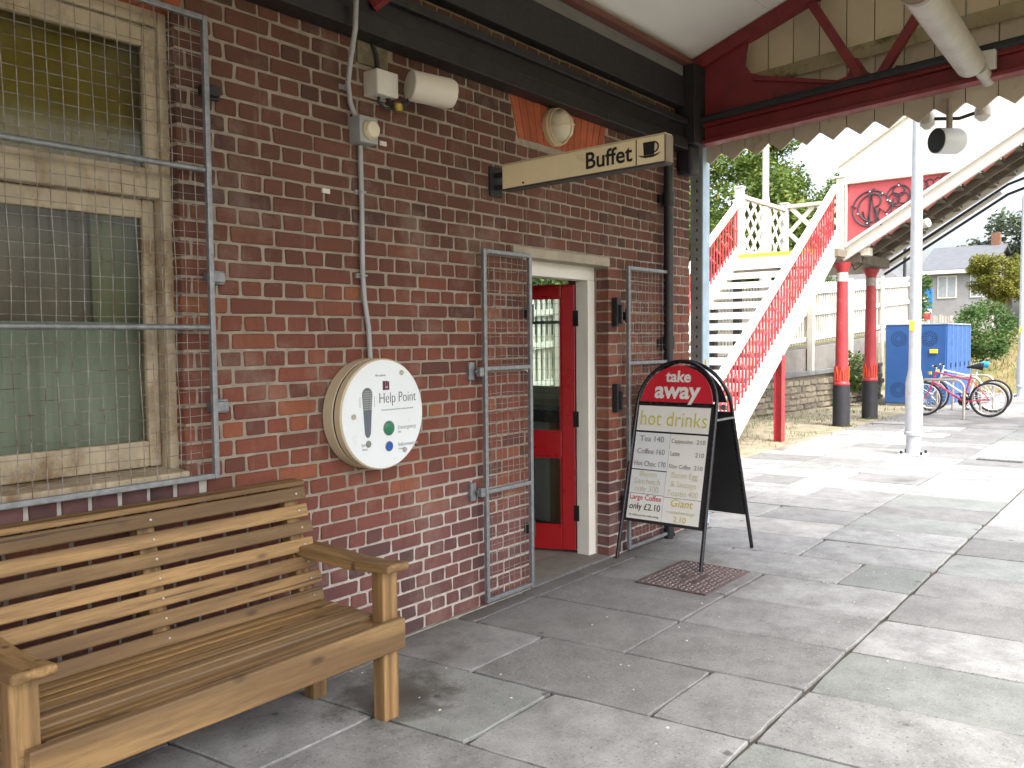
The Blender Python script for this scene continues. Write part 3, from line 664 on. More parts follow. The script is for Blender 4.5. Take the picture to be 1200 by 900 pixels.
# ================================================================== bench
bn = thing('bench', 'long slatted wooden bench with arms against the brick wall under the window', 'bench', (1.64, -.38, 0))
XL, XR = .90, 2.365
def leg(x0, x1, y0, y1, z0, z1, dy=0):
    return MB().hexa([(x0, y0, z0), (x1, y0, z0), (x1, y1, z0), (x0, y1, z0), (x0, y0 + dy, z1), (x1, y0 + dy, z1), (x1, y1 + dy, z1), (x0, y1 + dy, z1)]).build('leg', M_WZ, bn, bev=.006)
leg(2.302, 2.382, -.665, -.595, .0, .625); leg(.925, 1.005, -.665, -.595, .0, .625)
for x in (.93, 1.60, 2.265):      # reclining stiles that run down as back legs
    if abs(x - 1.6) > .1: leg(x, x + .07, -.265, -.195, 0, .40)
    MB().hexa([(x, -.195, .40), (x + .07, -.195, .40), (x + .07, -.125, .40), (x, -.125, .40), (x, -.075, .885), (x + .07, -.075, .885), (x + .07, -.02, .885), (x, -.02, .885)]).build('back_stile', M_WZ, bn, bev=.005)
MB().box(.955, 2.386, -.705, -.668, .292, .418).build('front_rail', M_WX, bn, bev=.009)
MB().box(.94, 2.34, -.255, -.22, .29, .395).build('back_rail', M_WX, bn, bev=.005)
for x in (.94, 1.60, 2.27): MB().box(x, x + .05, -.667, -.256, .33, .398).build('seat_bearer', M_WY, bn, bev=.004)
SCREW = mat('screw_head', (.55, .55, .55), .35, .8, .1, 30, 0)
y = -.66
for k, w in enumerate((.088, .052, .052, .052, .052, .052, .052, .052)):
    xa, xb = (1.015, 2.25) if k == 0 else (XL + .02 + random.uniform(0, .01), XR - .02 - random.uniform(0, .012))
    z = .414 if k == 0 else .42 + random.uniform(-.002, .002)
    MB().box(xa, xb, y, y + w, z - .032, z)  .build('seat_slat', M_WS, bn, bev=.007); y += w + .005
sl_z = [.872, .800, .729, .658, .586, .515, .444]
for k, z in enumerate(sl_z):
    yy = -.1 - (.872 - z) * .255; xe = XR - .012 + random.uniform(-.006, .008)
    a, c = .0275, .024
    MB().hexa([(XL, yy - c - .006, z - a), (xe, yy - c - .006, z - a), (xe, yy - .006, z - a - .006), (XL, yy - .006, z - a - .006), (XL, yy - c + .008, z + a), (xe, yy - c + .008, z + a), (xe, yy + .008, z + a - .006), (XL, yy + .008, z + a - .006)]).build('back_slat', M_WX, bn, bev=.006)
    for x in (.965, 1.635, 2.30): MB().lathe((x, yy - c - .0025, z), [(.0048, .004), (.0048, -.001), (.002, -.002)], 8, 'Y').build('screw', SCREW, bn)
MB().box(XL, XR - .012, -.118, -.03, .903, .926).build('top_rail', M_WX, bn, bev=.006)
for (xa, xb) in ((2.265, 2.385), (.905, 1.03)):
    pts = [(-.12, .655), (-.3, .652), (-.5, .640), (-.62, .645), (-.735, .655)]
    m = MB(); prof = [(p[0], p[1] + .0) for p in pts] + [(-.735, .622), (-.5, .60), (-.12, .612)]
    m.prism([(xa, a, b) for a, b in prof], (xb - xa, 0, 0)); m.build('armrest', M_WY, bn, bev=.012, seg=3)
# ================================================================== help point
hp = thing('help_point', 'round white help point drum fixed to the brick wall beside the bench', 'help point', (2.82, 0, 1.19))
HC = (2.815, 1.183); HR = .267
DRUM = mat('help_drum_cream', (.56, .48, .33), .45, 0, .05, 5, 0); FACEW = mat('help_face_white', (.72, .77, .79), .35, 0, .03, 3, 0)
MB().lathe((HC[0], 0, HC[1]), [(HR - .01, -.002), (HR, -.01), (HR, -.075), (HR - .004, -.079)], 64, 'Y').build('drum_back', DRUM, hp, smooth=True)
MB().lathe((HC[0], 0, HC[1]), [(HR - .0025, -.0785), (HR - .0025, -.0875)], 64, 'Y').build('drum_joint', CHAR, hp, smooth=True)
MB().lathe((HC[0], 0, HC[1]), [(HR - .004, -.087), (HR, -.091), (HR, -.128), (HR - .006, -.134)], 64, 'Y').build('drum_front', DRUM, hp, smooth=True)
MB().lathe((HC[0], 0, HC[1]), [(HR - .007, -.1335), (HR - .007, -.1365)], 64, 'Y').build('face_plate', FACEW, hp, smooth=True)
fy = -.137
def hpt(u, v): return (HC[0] + u, fy, HC[1] + v)
HFR = lambda u, v: (hpt(u, v), (1, 0, 0), (0, 0, 1))
GREYT = mat('grey_print', (.16, .16, .18), .5, 0, 0, 1, 0); LGREY = mat('pale_grey_print', (.42, .43, .45), .5, 0, 0, 1, 0)
NAVYT = mat('plum_print', (.12, .10, .15), .5, 0, 0, 1, 0); MAROON = mat('maroon_print', (.10, .008, .045), .5, 0, 0, 1, 0)
text(hp, 'Help Point', .074, HFR(.092, .075), NAVYT, sx=.78, bold=-.0012)
text(hp, 'Press the button for the service you need', .0125, HFR(.09, .020), LGREY)
text(hp, 'Emergency', .028, HFR(.09, -.072), LGREY, align='LEFT'); text(hp, 'Fire', .013, HFR(.09, -.094), LGREY, align='LEFT')
text(hp, 'Information', .028, HFR(.09, -.156), LGREY, align='LEFT'); text(hp, 'Trains', .013, HFR(.09, -.176), LGREY, align='LEFT')
text(hp, 'Speak', .018, HFR(-.125, -.137), LGREY); text(hp, 'here', .018, HFR(-.125, -.158), LGREY); text(hp, 'Microphone', .014, HFR(-.02, .187), LGREY)
gl = MB(); d = .0006; lx, lz = -.005, .115
for (a, b, c, e) in ((0, .017, .0, .044), (.019, .031, .016, .044), (.033, .042, .0, .041), (.019, .031, .0, .012)): gl.box(HC[0] + lx + a, HC[0] + lx + b, fy - d, fy + .001, HC[1] + lz + c, HC[1] + lz + e)
gl.build('operator_logo', MAROON, hp)
# speech grille shaped like a microphone
sp_ = []; 
for k in range(13): t = math.pi * k / 12; sp_.append((-.105 + .031 * math.cos(t), .098 + .033 * math.sin(t)))
sp_ += [(-.122, -.09)] + [(-.105 - .013 * math.cos(math.pi * k / 6), -.092 - .013 * math.sin(math.pi * k / 6)) for k in range(7)] + [(-.088, -.09)]
MB().prism([(HC[0] + u, fy - .002, HC[1] + v) for u, v in sp_], (0, .003, 0)).build('microphone_plate', mat('slate_blue_plastic', (.10, .12, .155), .4, 0, .05, 5, 0), hp)
dots = MB()
for i in range(7):
    for j in range(9):
        u, v = -.105 + (i - 3) * .0078, .03 + j * .0105
        if abs(i - 3) * .0078 < .027 and (v < .10 or (u + .105) ** 2 + (v - .1) ** 2 < .027 ** 2): dots.box(HC[0] + u - .0022, HC[0] + u + .0022, fy - .0028, fy - .0018, HC[1] + v - .0035, HC[1] + v + .0035)
dots.build('grille_slots', mat('grille_light', (.42, .42, .40), .4, .5, 0, 1, 0), hp)
for u in (-.15, -.06): part('side_mark', hp, LGREY, (HC[0] + u - .0012, HC[0] + u + .0012, fy - .0008, fy + .001, HC[1] + .04, HC[1] + .09))
def disc(name, u, v, r, m, h=.008): MB().lathe(hpt(u, v), [(r, .002), (r, -h * .6), (r * .85, -h)], 24, 'Y').build(name, m, hp, smooth=True)
disc('button_ring', .030, -.070, .036, GREYT, .003); disc('emergency_button', .030, -.070, .032, mat('button_green', (.01, .17, .075), .3, 0, .05, 5, 0))
disc('button_ring', .030, -.158, .025, GREYT, .003); disc('information_button', .030, -.158, .0215, mat('button_blue', (.015, .09, .40), .3, 0, .05, 5, 0))
disc('loop_sensor', -.102, -.135, .0165, mat('mesh_grey', (.22, .22, .2), .5, .4, .3, 200, 0), .003)
for (u, v) in ((-.192, .0), (.118, .195), (.132, -.185)): disc('bolt_head', u, v, .0135, mat('bright_bolt', (.62, .62, .62), .22, 1., .1, 30, 0), .008)

# ================================================================== conduit, boxes and lamps on the wall
cd = thing('conduit', 'grey conduit pipe with a round white sensor, running down to the help point', 'conduit', (2.83, 0, 1.45))
GREYP = mat('conduit_grey', (.34, .35, .36), .5, .1, .1, 10, .05); 
MB().tube([(2.70, -.18, 3.9), (2.67, -.165, 3.2), (2.663, -.155, 2.95), (2.68, -.10, 2.83), (2.71, -.045, 2.74), (2.74, -.024, 2.66), (2.78, -.02, 2.59)], .0125, 10).build('conduit_pipe', GREYP, cd, smooth=True)
MB().tube([(2.80, -.02, 2.47), (2.803, -.02, 2.2), (2.800, -.02, 1.86), (2.808, -.02, 1.74), (2.832, -.02, 1.60), (2.838, -.022, 1.44)], .0125, 10).build('conduit_pipe', GREYP, cd, smooth=True)
for (x, z) in ((2.716, 2.73), (2.803, 2.25), (2.80, 1.85)): MB().box(x - .026, x + .026, -.008, 0.002, z - .011, z + .011).tube([(x - .015, -.006, z), (x - .014, -.034, z), (x + .014, -.034, z), (x + .015, -.006, z)], .005, 6).build('saddle_clip', GREYP, cd)
MB().box(2.75, 2.865, -.078, .003, 2.475, 2.60).build('junction_box', GREYP, cd, bev=.006)
MB().lathe((2.81, -.078, 2.535), [(.043, .002), (.043, -.022), (.036, -.032), (.015, -.037)], 28, 'Y').build('sensor_cap', mat('warm_white_cap', (.66, .60, .44), .35, 0, .03, 5, 0), cd, smooth=True)
MB().lathe((2.81, -.078, 2.535), [(.047, .001), (.047, -.012)], 28, 'Y').build('cap_collar', DRUM, cd, smooth=True)
wl = thing('wall_camera', 'white box and cylinder camera housing under the black beam on a stone pad', 'camera', (2.95, 0, 2.75))
MB().box(2.845, 2.985, -.10, .004, 2.715, 2.835).build('mount_box', OFFW, wl, bev=.008)
cpt = Vector((3.03, -.13, 2.785)); cax = Vector((.93, -.36, -.05)).normalized()
MB().tube([cpt, cpt + cax * .004, cpt + cax * .21, cpt + cax * .235, cpt + cax * .24], [.070, .074, .074, .066, .05], 28).build('camera_housing', mat('camera_white', (.64, .60, .52), .4, 0, .04, 4, 0), wl, smooth=True)
MB().tube([(2.94, -.05, 2.74), (2.96, -.08, 2.675), (3.03, -.1, 2.70), tuple(cpt + cax * .06)], .013, 8).build('camera_arm', BLACKI, wl, smooth=True)
MB().lathe((2.985, -.09, 2.655), [(.018, 0), (.026, .012), (.026, .035), (.015, .045)], 14).build('lamp_cup', mat('brass_cup', (.35, .25, .06), .35, .7, .1, 10, 0), wl, smooth=True)
MB().tube([(2.92, -.03, 2.83), (2.915, -.02, 2.92), (2.88, -.02, 3.0), (2.87, -.09, 3.06)], .011, 8).build('cable', BLACKI, wl, smooth=True)
MB().tube([(2.9, -.05, 2.72), (2.89, -.055, 2.69), (2.93, -.06, 2.665), (2.985, -.085, 2.67)], .008, 8).build('cable', BLACKI, wl, smooth=True)
bl = thing('bulkhead_lamp', 'round caged bulkhead lamp on the orange brick arch above the red door', 'lamp', (4.42, 0, 2.86))
lc = (4.42, 0, 2.86)
MB().lathe(lc, [(.118, .003), (.118, -.03), (.105, -.045)], 36, 'Y').build('lamp_base', CREAM, bl, smooth=True)
MB().lathe((lc[0], -.04, lc[2]), [(.098, 0), (.094, -.03), (.08, -.06), (.05, -.085), (.015, -.094)], 32, 'Y').build('lamp_glass', mat('opal_glass', (.60, .54, .42), .25, 0, .06, 4, 0), bl, smooth=True)
for ang in (.15, .15 + math.pi / 2):
    pts = [(lc[0] + .106 * math.cos(t) * math.cos(ang), -.036 - .1 * math.sin(t), lc[2] + .106 * math.cos(t) * math.sin(ang)) for t in [math.pi * k / 12 for k in range(13)]]
    MB().tube(pts, .0055, 6).build('guard_wire', CREAM, bl, smooth=True)
MB().tube([(lc[0] + .107 * math.cos(t), -.05, lc[2] + .107 * math.sin(t)) for t in [2 * math.pi * k / 28 for k in range(28)]], .006, 6, closed=True).build('guard_wire', CREAM, bl, smooth=True)

# ================================================================== buffet sign on its bracket
SX = 3.80
sg = thing('buffet_sign', 'long cream Buffet sign with a cup symbol projecting from the wall', 'sign', (SX, 0, 2.45))
SY0, SY1 = -.085, -1.112
def sz(y): return 2.451 + .018 * (-(y - SY0))   # the sign droops a little at its free end
def sbox(ya, yb, za, zb, xa, xb):
    return MB().hexa([(xa, yb, sz(yb) + za), (xb, yb, sz(yb) + za), (xb, ya, sz(ya) + za), (xa, ya, sz(ya) + za), (xa, yb, sz(yb) + zb), (xb, yb, sz(yb) + zb), (xb, ya, sz(ya) + zb), (xa, ya, sz(ya) + zb)])
sbox(SY0, SY1, -.064, .066, SX, SX + .07).build('sign_panel', SIGNC, sg, bev=.003)
sbox(SY0 + .002, SY1 - .004, -.074, -.0645, SX - .001, SX + .071).build('lower_trim', mat('sign_trim_dark', (.06, .055, .05), .5), sg)
sbox(SY0 + .002, SY1 - .004, .0665, .074, SX - .001, SX + .071).build('upper_trim', CREAM, sg)
sbox(SY1 - .0005, SY1 - .011, -.0645, .066, SX - .001, SX + .071).build('end_cap', mat('sign_end_brown', (.20, .16, .10), .5), sg)
MB().box(SX - .02, SX + .09, -.014, .004, 2.355, 2.525).build('wall_plate', BLACKI, sg, bev=.003)
for z in (2.405, 2.475): MB().box(SX + .02, SX + .05, SY0 - .003, -.012, z - .013, z + .013).build('bracket_arm', BLACKI, sg)
nrm = Vector((-1, 0, 0))
def SF(y, dz): return ((SX - .0006, y, sz(y) + dz), (0, -1, -.0 + .018), (0, 0, 1))
text(sg, 'Buffet', .120, SF(-.788, 0), CHAR, sx=1.0, bold=.0018)
part('divider', sg, CHAR, (SX - .0018, SX + .001, -.957, -.952, sz(-.95) - .062, sz(-.95) + .064))
cz = sz(-1.03)
cup = MB(); cup.prism([(SX - .002, -.998, cz - .022), (SX - .002, -1.056, cz - .022), (SX - .002, -1.06, cz + .042), (SX - .002, -.994, cz + .042)], (.003, 0, 0))
cup.build('cup_symbol', CHAR, sg)
sauc = MB(); sauc.prism([(SX - .0022, -.965, cz - .018), (SX - .0022, -.98, cz - .027), (SX - .0022, -1.005, cz - .035), (SX - .0022, -1.05, cz - .035), (SX - .0022, -1.075, cz - .027), (SX - .0022, -1.092, cz - .016), (SX - .0022, -1.06, cz - .0235), (SX - .0022, -.995, cz - .0235)], (.003, 0, 0)); sauc.build('saucer_symbol', CHAR, sg)
MB().tube([(SX - .001, -1.056 - .024 * math.sin(t), cz + .014 + .024 * -math.cos(t)) for t in [math.pi * (k / 10) * 1.12 for k in range(11)]], .0042, 6).build('cup_handle', CHAR, sg)
MB().lathe((SX - .0005, -.235, sz(-.2) - .048), [(.006, .002), (.006, -.003)], 10, 'X').build('screw', BLACKI, sg)

# ================================================================== black drainpipe and steel post at the corner
dp = thing('drainpipe', 'black cast iron drainpipe running down the wall near the corner', 'drainpipe', (5.82, 0, 0))
MB().tube([(5.82, -.058, 2.965), (5.82, -.058, 1.5), (5.82, -.058, .004)], .037, 16).build('pipe', BLACKP, dp, smooth=True)
for z in (2.58, 1.5, .5): MB().cyl((5.82, -.058, z - .05), (5.82, -.058, z + .05), .047, n=16).box(5.745, 5.895, -.03, -.004, z - .03, z + .03).build('pipe_collar', BLACKP, dp, smooth=True)
ps = thing('steel_post', 'perforated galvanised steel channel post standing at the corner of the brick wall', 'post', (6.36, -.03, 0))
POSTB = mat('lit_blue_grey_galvanised', (.42, .56, .68), .45, .05, .12, 10, .05, 60)  # same steel, but daylight on the outer face is put into this colour
MB().box(6.36, 6.48, -.078, -.068, 0, 3.1).build('channel_face', POSTB, ps); MB().box(6.36, 6.366, -.0675, .03, 0, 3.1).box(6.434, 6.44, -.0675, .03, 0, 3.1).build('channel', mat('shaded_galvanised', (.28, .30, .30), .6, .2, .2, 12), ps)  # side flanges darker: their shade is put into the colour
slot_me = MB().box(-.0012, .0002, -.006, .006, -.012, .012).mesh('slot', BLACKI)
for k in range(38): inst('slot', slot_me, ps, (6.36, -.026, .14 + k * .078))
part('sticker', ps, mat('yellow_sticker', (.75, .55, .05), .5), (6.39, 6.42, -.0798, -.0778, 1.30, 1.36))
text(ps, '!', .05, ((6.405, -.0799, 1.33), (1, 0, 0), (0, 0, 1)), CHAR)
part('base_plate', ps, GALV, (6.34, 6.46, -.09, .04, .003, .012))

# ================================================================== takeaway A-board
ab = thing('takeaway_board', 'black framed folding take away board with a red arched top and drinks menu', 'sign', (5.42, -.37, 0))
YC, HWD = -.372, .318
def frame_pts(xf, xt, zt, hw, zs):
    """path of a leg-arch-leg tube; legs splay along X with height"""
    X = lambda z: xf + (xt - xf) * z / zt
    pts = [(X(0.004), YC + hw, .004)] + [(X(z), YC + hw * (1 - .06 * z / zt), z) for z in (.4, zs)]
    hr = hw * (1 - .06 * zs / zt)
    for k in range(1, 24):
        t = math.pi * k / 24; z = zs + (zt - zs) * math.sin(t); pts.append((X(z), YC + hr * math.cos(t), z))
    pts += [(X(z), YC - hw * (1 - .06 * z / zt), z) for z in (zs, .4)] + [(X(0.004), YC - hw, .004)]
    return pts
FR = mat('board_frame_black', (.018, .018, .022), .28, .2, .15, 8, 0)
for nm, xf, xt in (('front_frame', 5.07, 5.41), ('back_frame', 5.905, 5.475)):
    MB().tube(frame_pts(xf, xt, 1.372, HWD, 1.06), .0135, 10).build(nm, FR, ab, smooth=True)
ax = Vector((5.41 - 5.07, 0, 1.372)).normalized()       # up along the front face
def BF(z, y, off=0.): x = 5.07 + .34 * z / 1.372; nn = Vector((-ax.z, 0, ax.x)); p = Vector((x, y, z)) + nn * off; return tuple(p)
def panel(pts, d0, d1):    # pts in (y,z) on the front face
    nn = Vector((-ax.z, 0, ax.x)); return MB().prism([BF(z, y, d0) for y, z in pts], nn * (d1 - d0))
hw_ = lambda z: HWD * (1 - .06 * z / 1.372)
pw = .0
BLK = mat('board_panel_black', (.02, .02, .022), .4, 0, .2, 5, 0)
panel([(YC + hw_(.26) - .012, .262), (YC - hw_(.26) + .012, .262), (YC - hw_(1.06) + .012, 1.075), (YC + hw_(1.06) - .012, 1.075)], -.010, .002).build('front_panel', BLK, ab)
MB().prism([(5.905 - .43 * z / 1.372, y, z) for y, z in ((YC + .3, .262), (YC - .3, .262), (YC - .29, 1.02), (YC + .29, 1.02))], (-.012, 0, -.003)).build('back_panel', BLK, ab)
RED = mat('board_red', (.58, .018, .036), .35, 0, .05, 3, 0)
hd = [(YC - .276, 1.085)] + [(YC - .272 * math.cos(t), 1.085 + .256 * math.sin(t)) for t in [math.pi * k / 20 for k in range(1, 20)]] + [(YC + .276, 1.085)]
panel(hd, -.004, .006).build('header_panel', RED, ab)
MB().prism([(5.905 - .43 * z / 1.372, y, z) for y, z in hd], (-.008, 0, -.002)).build('back_header', BLK, ab)
panel([(YC + .30, 1.072), (YC - .30, 1.072), (YC - .30, 1.087), (YC + .30, 1.087)], .002, .0075).build('header_rail', FR, ab)
for y in (YC + .31, YC - .31): MB().beam((BF(.98, y)[0], y, .98), (5.905 - .43 * .98 / 1.372, y, .98), .018, .012).build('spreader', GALV, ab)
for y in (YC + .305, YC - .305): MB().lathe((5.44, y, 1.06), [(.02, -.005), (.02, .005)], 12, 'X').build('hinge', GALV, ab)
PAPER = mat('menu_paper', (.80, .80, .76), .4, 0, .03, 3, 0); PAPER2 = mat('menu_paper_cool', (.73, .77, .78), .4, 0, .03, 3, 0)
menu = [(.287, .995, -.005, 1.07, 'x')]
def sheet(y0, y1, z0, z1, m): return panel([(y1, z0), (y0, z0), (y0, z1), (y1, z1)], .0022, .0034).build('menu_sheet', m, ab)
L, Rr, M = YC + .283, YC - .268, YC + .010
sheet(Rr, L, .885, 1.058, PAPER); sheet(M + .001, L, .62, .872, PAPER2); sheet(Rr, M - .001, .45, .872, PAPER)
sheet(M + .001, L, .455, .613, PAPER2); sheet(M + .001, L, .283, .452, PAPER); sheet(Rr, M - .001, .283, .447, PAPER)
def AF(y, z): return (BF(z, y, .0042), (0, -1, 0), ax)
OLIVE = mat('olive_print', (.60, .55, .11), .5, 0, 0, 1, 0); PALEO = mat('pale_olive_print', (.60, .58, .38), .5, 0, 0, 1, 0); REDT = mat('red_print', (.5, .04, .06), .5, 0, 0, 1, 0); YELT = mat('yellow_print', (.60, .48, .07), .5, 0, 0, 1, 0)
WHT = mat('white_print', (.75, .74, .71), .5, 0, 0, 1, 0); GRT = mat('menu_grey_print', (.27, .245, .235), .5, 0, 0, 1, 0)
text(ab, 'take', .112, (BF(1.262, YC, .0068), (0, -1, 0), ax), WHT, bold=.003); text(ab, 'away', .166, (BF(1.165, YC, .0068), (0, -1, 0), ax), WHT, sx=1.02, bold=.0048)
text(ab, 'hot drinks', .15, AF(YC + .005, .968), OLIVE, sx=.80, bold=-.0004, space=1.04)
text(ab, 'Tea 140', .058, AF(YC + .150, .828), GRT); text(ab, 'Coffee 160', .054, AF(YC + .148, .742), GRT, sx=.9); text(ab, 'Hot Choc 170', .052, AF(YC + .146, .658), GRT, sx=.82)
for i, (a, b, s) in enumerate((('Cappuccino', '210', .042), ('Latte', '210', .045), ('Filter Coffee', '210', .040))):
    z = .826 - i * .085; text(ab, a, s, AF(M - .012, z), GRT, align='LEFT', sx=.8); text(ab, b, .044, AF(Rr + .012, z), GRT, align='RIGHT')
for i, s in enumerate(('Bacon', 'Sandwich', 'only 300')): text(ab, s, .058, AF(YC + .148, .588 - i * .05), PALEO, sx=.95)
for i, s in enumerate(('Bacon Egg', '& Sausage', 'Toastie 400')): text(ab, s, .056, AF(YC - .128, .60 - i * .06), PALEO, sx=.86)
text(ab, 'Large Coffee', .052, AF(YC + .148, .428), REDT, sx=.92); text(ab, 'only £2.10', .064, AF(YC + .146, .366), CHAR, sx=.9); text(ab, 'by white pod for with saving', .020, AF(YC + .146, .309), GREYT)
text(ab, 'Giant', .075, AF(YC - .128, .415), YELT, shear=.15); text(ab, 'roasted sausage', .033, AF(YC - .128, .357), PALEO); text(ab, '2.10', .056, AF(YC - .128, .31), YELT)

# ================================================================== chequered cover plate
cv = thing('cover_plate', 'rusty brown chequered metal cover plate set in the paving under the board', 'cover plate', (4.93, -.70, 0))
RUST = mat('rusty_plate', (.115, .085, .082), .5, .3, .3, 14, .3, 60, dirt=(.16, .085, .055), dscale=5, dirt_at=(.54, .7))
ca, cb_, cc_, cd_ = 4.615, 5.268, -.462, -.945
part('plate', cv, RUST, (ca + .022, cb_ - .022, cc_ - .022, cd_ + .022, -.004, .0085))
fm = MB(); fm.box(ca, cb_, cc_, cc_ - .018, -.006, .012).box(ca, cb_, cd_, cd_ + .018, -.006, .012).box(ca, ca + .018, cc_ - .0185, cd_ + .0185, -.006, .0118).box(cb_ - .018, cb_, cc_ - .0185, cd_ + .0185, -.006, .0118)
fm.build('surround', RUST, cv, bev=.002)
st = MB(); nx, ny = 16, 12
for i in range(nx):
    for j in range(ny):
        if (i in (6, 7) and j == 4) or (j == 7 and 3 < i < 10): continue
        x = ca + .035 + (cb_ - ca - .07) * i / (nx - 1); y = cc_ - .035 - (cc_ - cd_ - .07) * j / (ny - 1)
        a = .0145; b = .0085
        if (i + j) % 2: a, b = b, a
        st.hexa([(x - a, y - b, .008), (x + a, y - b, .008), (x + a, y + b, .008), (x - a, y + b, .008), (x - a * .6, y - b * .6, .0135), (x + a * .6, y - b * .6, .0135), (x + a * .6, y + b * .6, .0135), (x - a * .6, y + b * .6, .0135)])
st.build('studs', mat('worn_studs', (.24, .20, .195), .42, .4, .3, 30, .1), cv, kind='stuff')
part('stud_bar', cv, RUST, (ca + .15, ca + .36, cc_ - .247, cc_ - .235, .008, .015))

# ================================================================== platform canopy
cy = thing('platform_canopy', 'pitched platform canopy with dark red truss, white boarding and a sawtooth valance', 'canopy', (0, -2.6, 3.0))
EAVE, SLOPE, RIDGE = 3.68, .35, -2.05
XE = 6.30
MB().box(-3.4, 6.02, -.122, -.003, 2.972, 3.06).box(-3.4, 6.02, -.09, -.003, 3.06, 3.16).box(-3.4, 6.02, -.12, -.003, 3.16, 3.205).build('wall_beam', BLACKP, cy, bev=.004)
MB().box(-3.4, 6.02, -.085, -.003, 3.30, 3.53).build('upper_beam', BLACKI, cy, bev=.006)
GREYB = mat('grey_board', (.17, .165, .16), .7, 0, .15, 4, .1, 50, stretch=(.5, 3, 3)); REDBN = mat('red_brown_board', (.14, .05, .035), .65, 0, .25, 5, .1, 50, stretch=(.5, 3, 3), dirt=(.09, .07, .055), dscale=4)
MB().box(-3.4, 6.22, -.07, -.003, 3.533, 3.615).build('fascia_board', GREYB, cy)
MB().box(-3.4, 6.22, -.13, -.003, 3.617, 3.66).build('wall_plate', REDBN, cy)
CEIL = mat('ceiling_boards', (.76, .75, .72), .6, 0, .05, 2, .05, 40, stretch=(.3, 1, 1), dirt=(.60, .58, .54), dscale=.9, dirt_at=(.55, .75))
zc = lambda y: EAVE + SLOPE * (-y) if y > RIDGE else EAVE + SLOPE * (-RIDGE) - SLOPE * (RIDGE - y)
YF = 2 * RIDGE
nb = 3
for sgn in (0, 1):                    # ceiling lining, each board its own piece
    for k in range(nb):
        ya = (RIDGE if sgn else -.004) + (RIDGE * k / nb) - .003; yb = (RIDGE if sgn else -.004) + (RIDGE * (k + 1) / nb) + .0005
        za, zb = zc(ya), zc(yb)
        MB().hexa([(-3.4, ya, za), (6.42, ya, za), (6.42, yb, zb), (-3.4, yb, zb), (-3.4, ya, za + .022), (6.42, ya, za + .022), (6.42, yb, zb + .022), (-3.4, yb, zb + .022)]).build('ceiling_board', CEIL, cy)
MB().hexa([(-3.5, -.0, EAVE + .03), (6.5, 0, EAVE + .03), (6.5, RIDGE, zc(RIDGE) + .03), (-3.5, RIDGE, zc(RIDGE) + .03), (-3.5, 0, EAVE + .06), (6.5, 0, EAVE + .06), (6.5, RIDGE, zc(RIDGE) + .06), (-3.5, RIDGE, zc(RIDGE) + .06)]).hexa([(-3.5, RIDGE, zc(RIDGE) + .03), (6.5, RIDGE, zc(RIDGE) + .03), (6.5, YF - .1, EAVE), (-3.5, YF - .1, EAVE), (-3.5, RIDGE, zc(RIDGE) + .06), (6.5, RIDGE, zc(RIDGE) + .06), (6.5, YF - .1, EAVE + .03), (-3.5, YF - .1, EAVE + .03)]).build('roof_sheet', ROOFM, cy)
# truss at the end bay
BS = .062
bz = lambda y: BS * (-y)
def chord(y0, y1, z0f, h, xa, xb, name='lower_chord', m=None):
    return MB().hexa([(xa, y0, z0f + bz(y0)), (xb, y0, z0f + bz(y0)), (xb, y1, z0f + bz(y1)), (xa, y1, z0f + bz(y1)), (xa, y0, z0f + h + bz(y0)), (xb, y0, z0f + h + bz(y0)), (xb, y1, z0f + h + bz(y1)), (xa, y1, z0f + h + bz(y1))]).build(name, m or REDDK, cy, bev=.004)
def truss(x, full):
    chord(-.005, YF, 3.02, .028, x - .06, x + .06); chord(-.005, YF, 3.05, .10, x - .014, x + .014, 'lower_web')
    if full: chord(-.005, YF, 3.152, .03, x - .05, x + .05, 'lower_chord')
    n_ = 3.20
    P = lambda y: (x, y, zc(y) - .075)
    MB().beam((x, -.02, zc(-.02) - .06), (x, RIDGE, zc(RIDGE) - .06), .09, .10).build('top_chord', REDDK, cy, bev=.004)
    MB().beam((x, YF + .02, zc(YF) - .06), (x, RIDGE, zc(RIDGE) - .06), .09, .10).build('top_chord', REDDK, cy, bev=.004)
    for (ya, yb, w) in ((-1.36, -.98, .055), (-1.44, -2.1, .055), (-2.66, -2.0, .055), (-2.74, -3.12, .055)):
        MB().beam((x, ya, 3.19 + bz(ya)), (x, yb, zc(yb) - .10), .06, w, (1, 0, 0)).build('strut', REDDK, cy, bev=.003)
    # curved gusset plate against the wall, solid haunch
    pts = [(-.006, 3.18), (-.006, zc(0) - .1), (-.3, zc(-.3) - .10), (-.52, zc(-.52) - .10)]
    arc = [(-.52 - .06 * math.sin(t), 3.52 + .20 - .30 * t / 1.57) for t in (.0,)]
    pts += [(-.50, 3.66), (-.49, 3.58), (-.53, 3.515), (-.62, 3.475), (-.80, 3.42), (-1.02, 3.365), (-1.17, 3.335), (-1.235, 3.35), (-1.265, 3.40), (-1.24, 3.47), (-1.31, 3.46), (-1.37, 3.36), (-1.43, 3.31), (-1.52, 3.30), (-1.56, 3.36), (-1.60, 3.35), (-1.62, 3.28)]
    MB().prism([(x - .008, a, b) for a, b in pts], (.016, 0, 0)).build('gusset', REDDK, cy)
    MB().prism([(x - .03, a, b) for a, b in ((-.55, 3.49), (-1.2, 3.325), (-1.2, 3.30), (-.55, 3.455))], (.06, 0, 0)).build('gusset_flange', REDDK, cy)
truss(6.22, True); truss(2.2, False); truss(-2.0, False)
MB().box(6.03, 6.215, -.17, -.003, 3.02, 3.62).build('corner_box', BLACKI, cy, bev=.008)
MB().box(6.05, 6.2, -.13, -.004, 2.80, 3.018).build('corner_corbel', BLACKI, cy, bev=.02)
